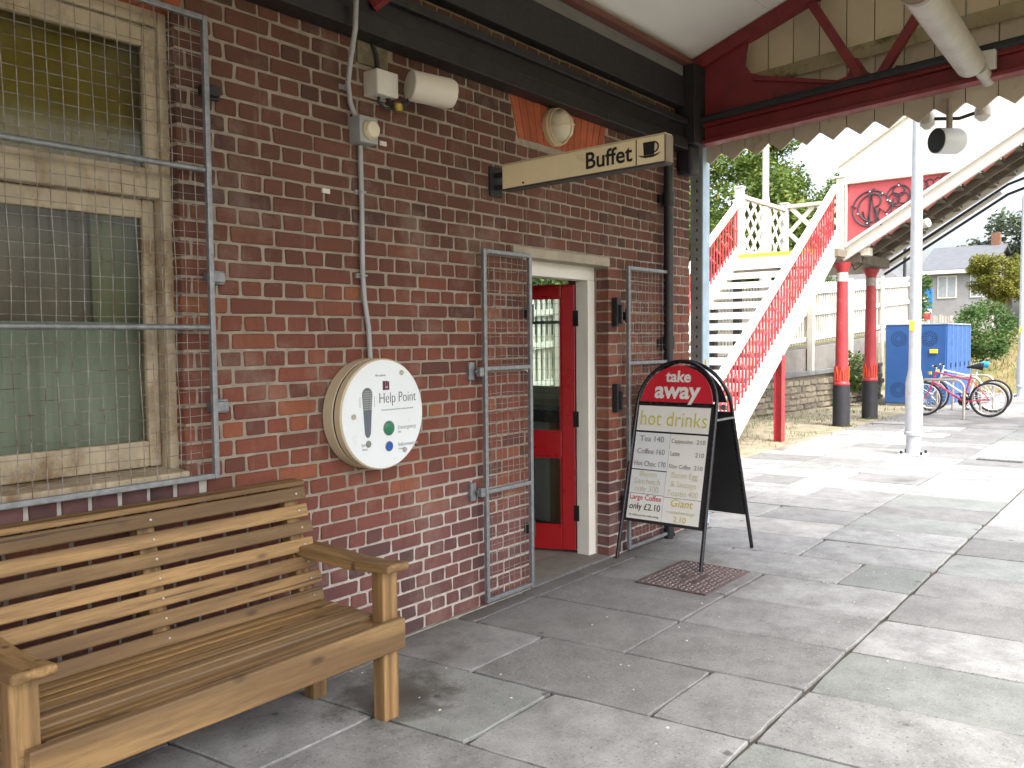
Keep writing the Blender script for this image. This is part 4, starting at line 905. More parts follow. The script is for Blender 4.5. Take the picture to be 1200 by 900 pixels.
MB().tube([(6.14, -.08, 3.2 + bz(-.08)), (6.14, YF, 3.2 + bz(YF))], .026, 10).build('cable_pipe', BLACKI, cy, smooth=True)
# gable boards and valance
GB = mat('gable_board', (.70, .61, .43), .7, 0, .08, 2, .12, 60, rnd=.08, dirt=(.42, .34, .2), dscale=2, dirt_at=(.56, .78))
VB = mat('valance_board', (.60, .53, .41), .7, 0, .1, 3, .12, 60, rnd=.06, dirt=(.26, .21, .13), dscale=3, dirt_at=(.56, .75))
GP = .193; k = 0; y = -.02
while y > YF + .05:
    yb = y - GP + .007; ym = (y + yb) / 2; t = .010 + .006 * (k % 2)
    zb0 = 0 + .02 * math.sin(k)
    MB().hexa([(6.40, y, 3.46 + bz(y)), (6.40 + t, y, 3.46 + bz(y)), (6.40 + t, yb, 3.46 + bz(yb)), (6.40, yb, 3.46 + bz(yb)), (6.40, y, zc(y)), (6.40 + t, y, zc(y)), (6.40 + t, yb, zc(yb)), (6.40, yb, zc(yb))]).build('gable_board', GB, cy)
    MB().prism([(6.42, y, 3.44 + bz(y)), (6.42, y, 2.99 + bz(y) * .8), (6.42, ym, 2.918 + bz(ym) * .8), (6.42, yb, 2.99 + bz(yb) * .8), (6.42, yb, 3.44 + bz(yb))], (.012 + .003 * (k % 2), 0, 0)).build('valance_board', VB, cy)
    k += 1; y -= GP
gback = mat('gable_backing', (.12, .10, .07), .9)
MB().prism([(6.437, -.02, 2.992), (6.437, YF + .02, 2.992 + bz(YF) * .8), (6.437, YF + .02, zc(YF)), (6.437, RIDGE, zc(RIDGE)), (6.437, -.02, zc(0))], (.012, 0, 0)).build('gable_backing', gback, cy)
MOSS = mat('mossy_batten', (.38, .33, .20), .9, 0, .2, 5, .3, 50, dirt=(.12, .12, .03), dscale=4, dirt_at=(.5, .6))
chord(-.02, YF + .05, 3.425, .10, 6.375, 6.399, 'gable_batten', MOSS)
# outer eaves valance and columns on the track side
for k in range(int(9.7 / .21)):
    x = -3.3 + k * .21
    MB().prism([(x, YF - .04, 3.66), (x, YF - .04, 3.45), (x + .1, YF - .04, 3.37), (x + .205, YF - .04, 3.45), (x + .205, YF - .04, 3.66)], (0, -.014, 0)).build('valance_board', VB, cy)
MB().box(-3.4, 6.4, YF - .03, YF + .09, 3.54, 3.66).build('eaves_beam', REDDK, cy)
for x in (6.22, 2.2, -2.0): MB().lathe((x, YF + .15, 0), [(.13, -.012), (.13, .3), (.085, .36), (.075, 3.3), (.11, 3.4), (.11, 3.56)], 18).build('column', REDDK, cy, smooth=True)
# strut from the wall beam up to the roof, seen at the top of the wall
MB().beam((2.83, -.09, 3.12), (3.2, -.75, 3.62), .05, .05).build('brace', REDDK, cy)
# ------------------------------------------------------------------ tube light and loudspeaker under the canopy
tl = thing('tube_light', 'long round tube light fitting hanging under the canopy roof', 'light', (5.2, -2.06, 3.25))
LIT = mat('light_housing', (.40, .375, .33), .45, 0, .15, 5, .05, 40, dirt=(.30, .26, .20), dscale=5); 
ta = Vector((4.58, -2.075, 3.235)); tb = Vector((6.0, -2.05, 3.215))
MB().tube([ta, ta.lerp(tb, .006), ta.lerp(tb, .994), tb], [.07, .085, .085, .075], 24).build('diffuser', LIT, tl, smooth=True)
MB().lathe(tuple(ta), [(.088, -.012), (.09, .02)], 24, 'X').build('end_cap', mat('light_cap', (.26, .21, .16), .5), tl, smooth=True)
MB().tube([tb + Vector((0, -.05, -.03)), tb + Vector((.3, -.05, -.04))], .042, 14).build('gear_tube', LIT, tl, smooth=True)
MB().box(6.1, 6.165, -2.17, -2.07, 3.2, 3.31).build('bracket', OFFW, tl, bev=.004)
for x in (4.9, 5.8): MB().cyl((x, -2.06, 3.31), (x, -2.06, zc(-2.06)), .006, n=8).build('hanger', GALV, tl)
ls = thing('loudspeaker', 'white cylinder loudspeaker with a black face hung below the valance', 'loudspeaker', (6.45, -1.9, 2.95))
c0 = Vector((6.30, -1.80, 2.835)); axl = Vector((.80, -.60, .03)).normalized()
MB().tube([c0, c0 + axl * .16, c0 + axl * .185], [.084, .084, .07], 28).build('housing', mat('speaker_white', (.66, .68, .70), .4, 0, .04, 5, 0), ls, smooth=True)
MB().tube([c0 - axl * .006, c0 + axl * .001], [.077, .079], 28).build('speaker_face', CHAR, ls, smooth=True)
MB().tube([c0 + axl * .1 + Vector((0, 0, .075)), c0 + axl * .1 + Vector((0, 0, .28))], .02, 8).build('drop_rod', STONE, ls, smooth=True)
for dy in (-.14, .2): MB().lathe((6.48, -1.9 + dy, 3.02), [(.02, -.06), (.05, -.03), (.05, .02), (.02, .08)], 12).build('junction_pod', OFFW, ls, smooth=True)
MB().tube([(6.48, -1.70, 3.03), (6.48, -1.9, 3.0), (6.48, -2.04, 3.03)], .012, 8).build('cable', BLACKI, ls)
# ================================================================== footbridge
fb = thing('footbridge', 'red and white iron station footbridge with stairs and a monogrammed side panel', 'footbridge', (15, 1.5, 0))
YN, YR, ST, X0 = 1.55, 3.20, .675, 10.45
LZ = 3.0
sb = lambda x: ST * (x - X0)
for yy in (YN, YR):
    MB().prism([(X0, yy - .03, .0), (14.75, yy - .03, sb(14.75)), (14.75, yy - .03, sb(14.75) + .40), (X0 - .02, yy - .03, .36), (X0 - .3, yy - .03, .14), (X0 - .3, yy - .03, 0)], (0, .06, 0)).build('stringer', BRWHITE, fb, bev=.006)
    MB().beam((X0 - .02, yy, .375), (14.75, yy, sb(14.75) + .415), .13, .035).build('stringer_flange', BRWHITE, fb, bev=.005)
    MB().beam((9.95, yy, sb(9.95) + 1.185), (14.70, yy, sb(14.70) + 1.185), .10, .085).build('handrail', BRWHITE, fb, bev=.012)
    MB().box(9.93, 10.05, yy - .06, yy + .06, .002, sb(9.95) + 1.28).build('newel_post', BRWHITE, fb, bev=.008)
def baluster(kind):
    m = MB(); r = .016
    m.tube([(0, 0, .0), (0, 0, .78)], r, 6)
    s = 1 if kind else -1
    m.tube([(.045 * s - .045 * s * math.cos(t), 0, .12 + .05 * -math.sin(t) if not kind else .66 + .05 * math.sin(t)) for t in [math.pi * k / 6 for k in range(7)]], .015, 5)
    m.tube([(.0 + .03 * math.cos(t), 0, .33 + (.12 if kind else 0) + .035 * math.sin(t)) for t in [2 * math.pi * k / 10 for k in range(10)]], .012, 4, closed=True)
    return m.mesh('baluster', REDPK, (0, 0, 0))
bal = [baluster(0), baluster(1)]
nbal = 40
for yy in (YN, YR):
    for k in range(nbal):
        x = 10.12 + (14.58 - 10.12) * k / (nbal - 1); inst('baluster', bal[k % 2], fb, (x, yy, sb(x) + .40))
TREAD = mat('tread_white', (.70, .69, .65), .6, 0, .1, 4, .1, 40, dirt=(.40, .36, .30), dscale=4)
for k in range(1, 17):
    z = LZ * k / 17; x = X0 + (z - .27) / ST
    MB().box(x - .01, x + .31, YN + .033, YR - .033, z - .045, z).box(x - .012, x + .02, YN + .034, YR - .034, z - .105, z - .002).build('tread', TREAD, fb, bev=.004)
YEL = mat('yellow_nosing', (.75, .60, .06), .5, 0, .1, 6, .1, 40)
part('landing_nosing', fb, YEL, (14.46, 14.55, YN + .033, YR - .033, LZ - .05, LZ + .012), bev=.004)
part('landing_deck', fb, mat('deck_boards', (.20, .17, .13), .8, 0, .2, 3, .2, 40), (14.552, 16.8, 1.45, 3.25, LZ - .12, LZ))
part('landing_beam', fb, BRWHITE, (14.56, 16.8, 3.252, 3.31, LZ - .28, LZ + .02), bev=.006)
part('landing_beam', fb, BRWHITE, (16.81, 16.87, 1.45, 3.31, LZ - .28, LZ + .02), bev=.006)
part('landing_riser', fb, TREAD, (14.47, 14.55, YN + .034, YR - .034, LZ - .2, LZ - .052))
# landing parapet: lattice of flat bars
def lattice(p0, p1, z0, z1, sp, w):
    p0, p1 = Vector(p0), Vector(p1); d = p1 - p0; Lh = d.length; d.normalize(); nrm = Vector((d.y, -d.x, 0))
    for s, off in ((1, .0), (-1, .013)):
        u = -(z1 - z0)
        while u < Lh:
            a0, a1 = u, u + (z1 - z0)
            c0, c1 = max(a0, 0), min(a1, Lh)
            if c1 - c0 > .03:
                f = lambda c: (z0 + (c - a0)) if s > 0 else (z1 - (c - a0))
                q0 = p0 + d * c0 + nrm * off; q1 = p0 + d * c1 + nrm * off
                MB().beam((q0.x, q0.y, f(c0)), (q1.x, q1.y, f(c1)), .011, w, (0, 0, 1)).build('lattice_bar', BRWHITE, fb)
            u += sp
lattice((14.66, YR, 0), (16.72, YR, 0), LZ + .12, 4.03, .34, .075)
lattice((16.76, YR - .05, 0), (16.76, 1.62, 0), LZ + .12, 4.08, .52, .085)
RAILT = mat('rail_stone_white', (.60, .56, .47), .6, 0, .1, 4, .1, 50)
MB().beam((14.55, YR, 4.06), (16.8, YR, 4.06), .10, .07).build('landing_rail', RAILT, fb, bev=.008); MB().beam((16.76, YR + .05, 4.115), (16.76, 1.5, 4.115), .10, .07).build('landing_rail', RAILT, fb, bev=.008)
MB().beam((14.55, YR, LZ + .09), (16.8, YR, LZ + .09), .05, .06).build('landing_rail', BRWHITE, fb); MB().beam((16.76, YR, LZ + .095), (16.76, 1.5, LZ + .095), .05, .06).build('landing_rail', BRWHITE, fb)
for (x, y, zt_) in ((14.6, YR, 4.2), (16.76, YR, 4.16), (14.98, YN, 4.22), (16.76, 1.52, 4.22)):
    MB().box(x - .065, x + .065, y - .065, y + .065, 2.86, zt_).box(x - .08, x + .08, y - .08, y + .08, zt_ + .001, zt_ + .035).build('newel_post', BRWHITE if y > 3 else RAILT, fb, bev=.008)
# upper flight across the line
UN, UF = 15.0, 16.74; US = .615
zp = lambda y: 3.10 + US * (1.46 - y)
YE = -1.15
for x in (UN, UF):
    s = -1 if x == UN else 1
    MB().prism([(x, 1.50, zp(1.5) - .25), (x, YE, zp(YE) - .25), (x, YE, zp(YE)), (x, 1.5, zp(1.5))], (.03 * -s, 0, 0)).build('upper_stringer', BRWHITE, fb)
    for dz, w in ((-.02, .09), (-.235, .09)): MB().beam((x + s * .02, 1.50, zp(1.5) + dz), (x + s * .02, YE, zp(YE) + dz), w, .05).build('stringer_flange', BRWHITE, fb, bev=.004)
    MB().prism([(x, 1.48, zp(1.48) + .006), (x, -.175, 4.12), (x, 1.48, 4.12)], (.02 * -s, 0, 0)).build('red_panel', mat('panel_red_paint', (.58, .10, .11), .5, 0, .08, 2, .1, 50, dirt=(.50, .16, .15), dscale=2), fb)
    MB().prism([(x + s * .012, 1.56, 4.122), (x + s * .012, -.19, 4.122), (x + s * .012, YE, zp(YE) + .01), (x + s * .012, YE, 4.42 + .61 * (1.6 - YE)), (x + s * .012, 1.60, 4.42)], (.045 * -s, 0, 0)).build('white_cladding', BRWHITE, fb)
    MB().beam((x + s * .03, 1.55, 4.135), (x + s * .03, -.2, 4.135), .07, .05).build('panel_rail', RAILT, fb, bev=.004)
    MB().beam((x, 1.62, 4.43), (x, YE, 4.44 + .61 * (1.6 - YE)), .11, .05).build('cladding_rail', RAILT, fb, bev=.006)
    MB().box(x + s * .022, x + s * .075, 1.44, 1.475, 3.05, 4.12).build('panel_stile', RAILT, fb, bev=.004)
SOFF = mat('soffit_timber', (.11, .09, .065), .85, 0, .3, 3, .2, 40)
k = 0; y = 1.42
while y > YE:
    z = zp(y) - .06
    MB().box(UN + .032, UF - .032, y - .27, y, z - .035, z).box(UN + .033, UF - .033, y - .02, y - .001, z - .15, z - .036).build('upper_tread', SOFF, fb)
    if k % 1 == 0: MB().prism([(UN + .04, y - .05, z - .04), (UN + .04, y - .2, z - .04), (UN + .04, y - .05, z - .16)], (.22, 0, 0)).build('tread_bracket', REDPK, fb)
    y -= .277; k += 1
for x in (15.6, 16.15): MB().beam((x, 1.45, zp(1.45) - .22), (x, YE, zp(YE) - .22), .08, .14).build('soffit_bearer', SOFF, fb)
MB().beam((15.0, 1.30, 2.87), (16.78, 1.30, 2.87), .14, .16).build('head_beam', SOFF, fb); part('head_bracket', fb, RAILT, (15.02, 15.25, 1.1, 1.3, 2.9, 3.03), bev=.006)
zd = zp(YE)
part('span_deck', fb, mat('span_soffit', (.16, .12, .085), .85, 0, .25, 2.5, .2, 40), (UN, UF, -16, YE - .01, zd - .09, zd))
for x in (UN, UF):
    s = -1 if x == UN else 1
    MB().box(x - .03, x + .03, -16, YE - .012, zd - .22, zd + .06).build('span_girder', BRWHITE, fb, bev=.006)
    MB().box(x - .02, x + .02, -16, YE - .012, zd + .062, 4.42 + .61 * (1.6 - YE)).build('white_cladding', BRWHITE, fb)
for k in range(9): MB().box(UN + .035, UF - .035, -1.5 - k * 1.6, -1.36 - k * 1.6, zd - .24, zd - .092).build('cross_girder', SOFF, fb)
# tie rods below the flight
for dz, xx in ((.0, 16.9), (-.17, 16.9)):
    MB().tube([(xx, 1.35, 2.86 + dz), (xx, -.65, 2.86 + dz + 1.26), (xx, -.95, 2.86 + dz + 1.36)], .024, 8).build('tie_rod', BLACKI, fb)
    MB().tube([(xx, 1.38, 2.98 + dz - .03), (xx, -.55, 2.98 + dz + 1.18)], .03, 8).build('handrail', BRWHITE, fb)
MB().tube([(15.05, .35, 3.42), (15.05, .3, 3.34)], .02, 8).tube([(15.1, .42, 3.30), (15.0, .18, 3.36)], [.055, .075], 14).build('flood_lamp', OFFW, fb, smooth=True)
MB().tube([(15.1, 1.2, 2.93), (15.12, 1.25, 2.75), (15.2, 1.38, 2.68), (15.22, 1.44, 2.8)], .008, 6).build('cable', BLACKI, fb)
# iron monograms on the red panel
IRON = mat('monogram_iron', (.055, .045, .055), .6, 0, .2, 20, .1)
def mono(yc, zc_, paths, r):
    m = MB()
    k_ = 1.14 if r > .014 else 1.05
    for pth, cl in paths: m.tube([(UN - .012, yc - u * k_, zc_ + v * k_) for u, v in pth], r, 6, closed=cl)
    return m.build('monogram', IRON, fb, smooth=True)
arc_ = lambda cx, cz_, rx, rz, a0, a1, n=22: [(cx + rx * math.cos(a0 + (a1 - a0) * k / n), cz_ + rz * math.sin(a0 + (a1 - a0) * k / n)) for k in range(n + 1)]
P2 = math.pi
mono(1.05, 3.665, [(arc_(0, 0, .27, .26, P2 * .22, P2 * 1.62), False), (arc_(.02, .01, .21, .20, P2 * .3, P2 * 1.5), False),
     ([(-.13, -.03), (-.07, -.255), (0.0, .20), (.06, -.25), (.11, .0), (.2, -.08), (.29, .06)], False), ([(-.03, -.25), (-.03, .22), (.03, .29)], False),
     (arc_(.04, .11, .09, .09, P2 * .5, -P2 * .5, 12), False), ([(.04, .02), (.13, -.25)], False), ([(.14, -.2), (.24, -.12), (.28, -.03), (.30, .12)], False), ([(-.26, -.02), (-.29, .07), (-.22, .03)], False)], .0145)
mono(.63, 3.835, [(arc_(0, 0, .175, .165, 0, 2 * P2, 26)[:-1], True)] + [(arc_(.075 * math.cos(a), .075 * math.sin(a), .085, .085, 0, 2 * P2, 16)[:-1], True) for a in (P2 / 2, P2 * 7 / 6, -P2 / 6)] + [([(0, .17), (0, .2)], False)], .011)
mono(.22, 3.985, [(arc_(-.04, -.02, .07, .06, 0, 2 * P2, 16)[:-1], True), (arc_(.05, .0, .06, .055, 0, 2 * P2, 16)[:-1], True), ([(.1, .02), (.16, .07), (.2, .05), (.24, .10)], False)], .009)
for (yy, zz) in ((1.08, 3.95), (1.27, 3.60), (1.12, 3.43), (.88, 3.9), (.80, 3.78), (.81, 3.55), (.63, 4.0), (.76, 3.76)): MB().lathe((UN - .027, yy, zz), [(.013, 0), (.013, .01)], 8, 'X').build('stud', WHITEP, fb)
# cast iron columns
GREYBAND = mat('stripped_band', (.36, .33, .29), .8, 0, .3, 30, .2)
for i, (x, y) in enumerate(((15.03, 1.53), (16.74, 1.54))):
    MB().lathe((x, y, 0), [(.142, -.012), (.14, .70)], 28).build('column_base', mat('black_column_base', (.02, .021, .026), .5, 0, .3, 6, .1), fb, smooth=True)
    MB().lathe((x, y, 0), [(.128, .701), (.138, .715), (.138, .74), (.118, .77)], 28).build('column_ring', REDPK, fb, smooth=True)
    MB().lathe((x, y, 0), [(.112, .771), (.106, 1.05), (.088, 2.48)], 28).build('column_shaft', REDPK, fb, smooth=True)
    for k in range(8):
        t = 2 * P2 * k / 8 + .3
        pts = [(x + .116 * math.cos(t + a) , y + .116 * math.sin(t + a), z) for a, z in ((-.26, .78), (-.2, .92), (0, 1.02), (.2, .92), (.26, .78))]
        MB().tube(pts, .012, 6).build('acanthus_leaf', REDBR, fb, smooth=True)
    MB().lathe((x, y, 0), [(.090, 2.481), (.092, 2.63)], 28).build('column_band', GREYBAND if i else WHITEP, fb, smooth=True)
    MB().lathe((x, y, 0), [(.088, 2.631), (.1, 2.68), (.14, 2.76), (.15, 2.80)], 28).build('column_capital', REDPK, fb, smooth=True)
for (x, y) in ((12.31, 1.575), (12.31, 3.17)):
    h = sb(x) + .02
    MB().box(x - .065, x + .065, y - .06, y - .048, 0, h).box(x - .065, x + .065, y + .048, y + .06, 0, h).box(x - .008, x + .008, y - .047, y + .047, 0, h).build('support_post', REDPK, fb)
for (x, y) in ((13.4, 3.15), (14.4, 3.15), (14.4, 1.6)):
    if y > 2: MB().box(x - .06, x + .06, y - .06, y + .06, -.012, sb(x) + .02).build('support_post', mat('dark_support', (.05, .05, .055), .5), fb)

# ================================================================== lamp posts
LPG = mat('lamp_grey', (.50, .53, .56), .45, .2, .1, 8, .06, 60, dirt=(.36, .36, .35), dscale=10)
def lamp(x, y, label, h=4.85):
    t = thing('lamp_post', label, 'lamp post', (x, y, 0), 'grey platform lamp posts')
    part('base_plate', t, LPG, (x - .16, x + .16, y - .16, y + .16, -.003, .02), bev=.004)
    MB().lathe((x, y, 0), [(.088, .02), (.088, .26), (.098, .27)], 24).build('root', LPG, t, smooth=True)
    MB().lathe((x, y, 0), [(.115, .262), (.118, .30), (.105, .31), (.105, .94), (.072, 1.12), (.068, 3.2), (.058, h)], 24).build('shaft', LPG, t, smooth=True)
    MB().lathe((x, y, 0), [(.0725, 1.95), (.0725, 2.03)], 20).build('sticker', YEL, t) if False else None
    part('sticker', t, YEL, (x - .076, x - .058, y - .01, y + .05, 1.60, 1.73), bev=.004)
    for a in (-.12, .12):
        for b in (-.12, .12): MB().cyl((x + a, y + b, .02), (x + a, y + b, .055), .016, n=6).build('bolt', BLACKI, t)
    MB().lathe((x, y, h), [(.05, 0), (.05, .08), (.02, .12)], 16).build('cap', LPG, t, smooth=True)
lamp(11.82, -.39, 'nearer grey lamp post standing in front of the blue lockers')
lamp(24.17, .07, 'farther grey lamp post beside the grass bank at the platform end')
lw = thing('white_post', 'tall white post rising behind the lattice of the footbridge landing', 'post', (19.0, 4.5, .5))
MB().lathe((19.0, 4.5, 0), [(.14, .4), (.13, 4.35), (.10, 4.6), (.075, 4.75), (.068, 8.2)], 18).build('shaft', BRWHITE, lw, smooth=True)
dpole = thing('dark_pole', 'thin dark pole standing between the footbridge and the grey houses', 'post', (33.0, 4.95, .5))
MB().lathe((33.0, 4.95, 0), [(.09, .4), (.07, 2.0), (.05, 5.2)], 12).build('shaft', mat('pole_navy', (.03, .035, .05), .5), dpole, smooth=True)

# ================================================================== stone retaining wall with white picket fence
wy0 = lambda x: 3.78 - .091 * (x - 11)
sw = thing('stone_wall', 'rubble stone retaining wall below the white picket fence', 'wall', (16.5, 3.3, 0))
cop = lambda x: .36 + .02 * x
v = MB(); xa, xb = 6.9, 22.2
v.hexa([(xa, wy0(xa) + .05, -.02), (xb, wy0(xb) + .05, -.02), (xb, wy0(xb) + .5, -.02), (xa, wy0(xa) + .5, -.02), (xa, wy0(xa) + .05, cop(xa)), (xb, wy0(xb) + .05, cop(xb)), (xb, wy0(xb) + .5, cop(xb)), (xa, wy0(xa) + .5, cop(xa))]).build('wall_core', mat('rubble_mortar', (.20, .175, .135), .95, 0, .2, 8, .5, 50), sw)
RUBB = bpy.data.materials.new('rubble_stone'); RUBB.use_nodes = True
_nt = RUBB.node_tree; _b = _nt.nodes['Principled BSDF']; _v, _g = _pos(_nt)
_c = _ramp(_nt, _g.outputs['Random Per Island'], [(0, (.14, .125, .10)), (.5, (.25, .215, .16)), (1, (.36, .31, .23))])
_nt.links.new(_mix(_nt, _maprange(_nt, _noise(_nt, _v, 12, 6), .35, .7, 0, .6), _c, (.11, .10, .08)), _b.inputs['Base Color']); _b.inputs['Roughness'].default_value = .9
m = MB(); z = .02; rng = random.Random(4)
while z < .58:
    h = rng.uniform(.09, .17); x = xa + rng.uniform(0, .1)
    while x < xb - .2:
        w = rng.uniform(.14, .38); g_ = .012
        if z + h < cop(x) - .02:
            o = [(x + g_ + rng.uniform(-.02, .02), z + g_ + rng.uniform(-.02, .02)), (x + w - g_ + rng.uniform(-.02, .02), z + g_ + rng.uniform(-.02, .02)), (x + w - g_ + rng.uniform(-.03, .02), z + h - g_ + rng.uniform(-.02, .02)), (x + g_ + rng.uniform(-.02, .03), z + h - g_ + rng.uniform(-.02, .02))]
            cx, cz2 = x + w / 2, z + h / 2; fr = rng.uniform(-.015, .012)
            i = len(m.v); m.v += [(a, wy0(a) + .06, b) for a, b in o] + [(a + (cx - a) * .18, wy0(a) + .012 + fr, b + (cz2 - b) * .22) for a, b in o]
            m.f += [(i+4, i+5, i+6, i+7)] + [(i+q_, i+(q_+1) % 4, i+4+(q_+1) % 4, i+4+q_) for q_ in range(4)]
        x += w
    z += h
m.build('rubble_stones', RUBB, sw, kind='stuff')
COPM = mat('coping_slab', (.15, .155, .16), .85, 0, .2, 6, .3, 50)
for k in range(16):
    a = xa + k * .95; b = a + .94
    MB().hexa([(a, wy0(a) - .03, cop(a) + .002), (b, wy0(b) - .03, cop(b) + .002), (b, wy0(b) + .5, cop(b) + .002), (a, wy0(a) + .5, cop(a) + .002), (a, wy0(a) - .03, cop(a) + .1), (b, wy0(b) - .03, cop(b) + .1), (b, wy0(b) + .5, cop(b) + .1), (a, wy0(a) + .5, cop(a) + .1)]).build('coping_stone', COPM, sw, bev=.01, seg=1)
fzb = lambda x: 1.02 + .068 * (x - 13)
RENDER = mat('rendered_band', (.21, .20, .18), .9, 0, .15, 5, .3, 50, dirt=(.13, .125, .11), dscale=3)
MB().hexa([(xa, wy0(xa) + .12, cop(xa) + .101), (xb, wy0(xb) + .12, cop(xb) + .101), (xb, wy0(xb) + .48, cop(xb) + .101), (xa, wy0(xa) + .48, cop(xa) + .101), (xa, wy0(xa) + .12, fzb(xa) - .03), (xb, wy0(xb) + .12, fzb(xb) - .1), (xb, wy0(xb) + .48, fzb(xb) - .1), (xa, wy0(xa) + .48, fzb(xa) - .03)]).build('upper_band', RENDER, sw)
pf = thing('picket_fence', 'white picket fence running along the top of the stone wall behind the footbridge', 'fence', (17, 3.2, 0))
pk = MB(); x = 7.0; PX1 = 25.4
while x < PX1:
    y = wy0(x) + .16; a = .032; zb2, zt2 = fzb(x) + .02, fzb(x) + 1.32
    pk.v += []; pk.prism([(x - a, y, zb2), (x + a, y, zb2), (x + a, y, zt2 - .05), (x, y, zt2), (x - a, y, zt2 - .05)], (0, .022, 0)); x += .118
pk.build('pickets', BRWHITE, pf, kind='stuff')
for dz in (.12, .66, 1.12):
    MB().beam((7, wy0(7) + .135, fzb(7) + dz), (PX1, wy0(PX1) + .135, fzb(PX1) + dz), .045, .09).build('fence_rail', BRWHITE, pf)
x = 7.95
while x < PX1:
    MB().box(x - .06, x + .06, wy0(x) - .02 if x < 22 else wy0(x) + .05, wy0(x) + .10, cop(x) + .1 if x < 22 else .3, fzb(x) + 1.36).build('fence_post', BRWHITE, pf, bev=.006); x += 2.05
gp = thing('white_guide_post', 'thin white post standing in front of the stone wall under the fence', 'post', (19.3, 2.95, 0))
MB().box(19.25, 19.34, 2.9, 2.99, -.005, .02).box(19.27, 19.32, 2.92, 2.97, .02, 1.1).build('shaft', BRWHITE, gp)
bn2 = thing('small_blue_sign', 'small blue and white notice fixed to the picket fence beside the stairs', 'sign', (15.0, 3.35, 1.25))
part('plate', bn2, mat('sign_pale_blue', (.12, .32, .62), .5), (14.9, 15.08, wy0(15) + .1, wy0(15) + .109, 1.17, 1.31)); part('white_print', bn2, WHITEP, (14.93, 15.05, wy0(15) + .097, wy0(15) + .0995, 1.22, 1.245))

# ================================================================== cycle lockers
lk = thing('cycle_lockers', 'block of blue metal cycle lockers with round vent patterns', 'lockers', (21.2, 1.5, 0))
BLU = mat('locker_blue', (.035, .115, .34), .42, .1, .08, 3, .05, 40, dirt=(.05, .14, .38), dscale=2); BLUD = mat('locker_vent_dark', (.012, .03, .09), .6)
lx, ly0, ly1, lh = 20.05, .90, 2.15, 1.78
part('body', lk, BLU, (lx + .02, 22.4, ly0 + .02, ly1, .05, lh), bev=.006); part('plinth', lk, mat('plinth_grey', (.35, .34, .32), .8), (lx + .03, 22.38, ly0 + .04, ly1 - .02, -.012, .05))
for a, b in ((ly0 + .025, ly0 + .62), (ly0 + .632, ly1 - .004)):
    d = MB().box(lx, lx + .019, a, b, .07, lh - .02).build('door', BLU, lk, bev=.006)
    for zz in (.35, 1.48):
        if a < 1.2 and zz < 1: continue
        c = (a + b) / 2 + .03; vm = MB()
        for rr, nn in ((.07, 10), (.115, 16), (.155, 22)):
            for k in range(nn):
                t = 2 * P2 * k / nn; vm.box(lx - .002, lx + .003, c + rr * math.cos(t) - .012, c + rr * math.cos(t) + .012, zz + rr * math.sin(t) - .012, zz + rr * math.sin(t) + .012)
        vm.build('vent', BLUD, d)
for k in range(5):
    a = lx + .02 + k * .475
    d = MB().box(a + .008, a + .455, ly0, ly0 + .019, .07, lh - .02).build('door', BLU, lk, bev=.008)
    MB().box(a + .458, a + .474, ly0 - .02, ly0 + .019, .06, lh - .01).build('door_rib', mat('rib_light_blue', (.16, .27, .52), .4), lk)
    MB().box(a + .33, a + .40, ly0 - .012, ly0 - .001, .85, .95).build('lock_plate', BLUD, d)
part('top_cap', lk, mat('cap_pale', (.35, .42, .55), .4), (lx - .01, 22.42, ly0 - .02, ly1 + .01, lh + .001, lh + .03), bev=.004)
part('yellow_handle', lk, YEL, (lx - .03, lx - .001, 1.08, 1.24, 1.16, 1.25), bev=.006)

# ================================================================== cycle stands and bicycles
for i, (x, y0, y1, lab) in enumerate(((17.35, .06, .86, 'nearest steel cycle hoop, the red bicycle leaning on it'), (18.7, .02, .80, 'second steel cycle hoop, between the red and the white bicycle'), (20.0 - .35, -.05, .7, 'farthest steel cycle hoop, beside the blue lockers'))):
    t = thing('cycle_hoop', lab, 'cycle stand', (x, (y0 + y1) / 2, 0), 'steel cycle hoops')
    rr = .16; pts = [(x, y0, -.01), (x, y0, .72 - rr)] + [(x, y0 + rr - rr * math.cos(a), .72 - rr + rr * math.sin(a)) for a in [P2 / 2 * k / 6 for k in range(1, 7)]] + [(x, y1 - rr + rr * math.sin(a), .72 - rr + rr * math.cos(a)) for a in [P2 / 2 * k / 6 for k in range(0, 7)]] + [(x, y1, -.01)]
    MB().tube(pts, .024, 12).build('hoop', mat('stainless', (.55, .50, .43), .4, .6, .1, 8, .02), t, smooth=True)
    for y in (y0, y1): MB().lathe((x, y, 0), [(.06, -.004), (.06, .008)], 16).build('foot_flange', GALV, t)
TYRE = mat('tyre_rubber', (.02, .02, .02), .8, 0, .2, 20, .1); RIMM = mat('rim_alloy', (.55, .55, .55), .3, .8, .1, 20, 0)
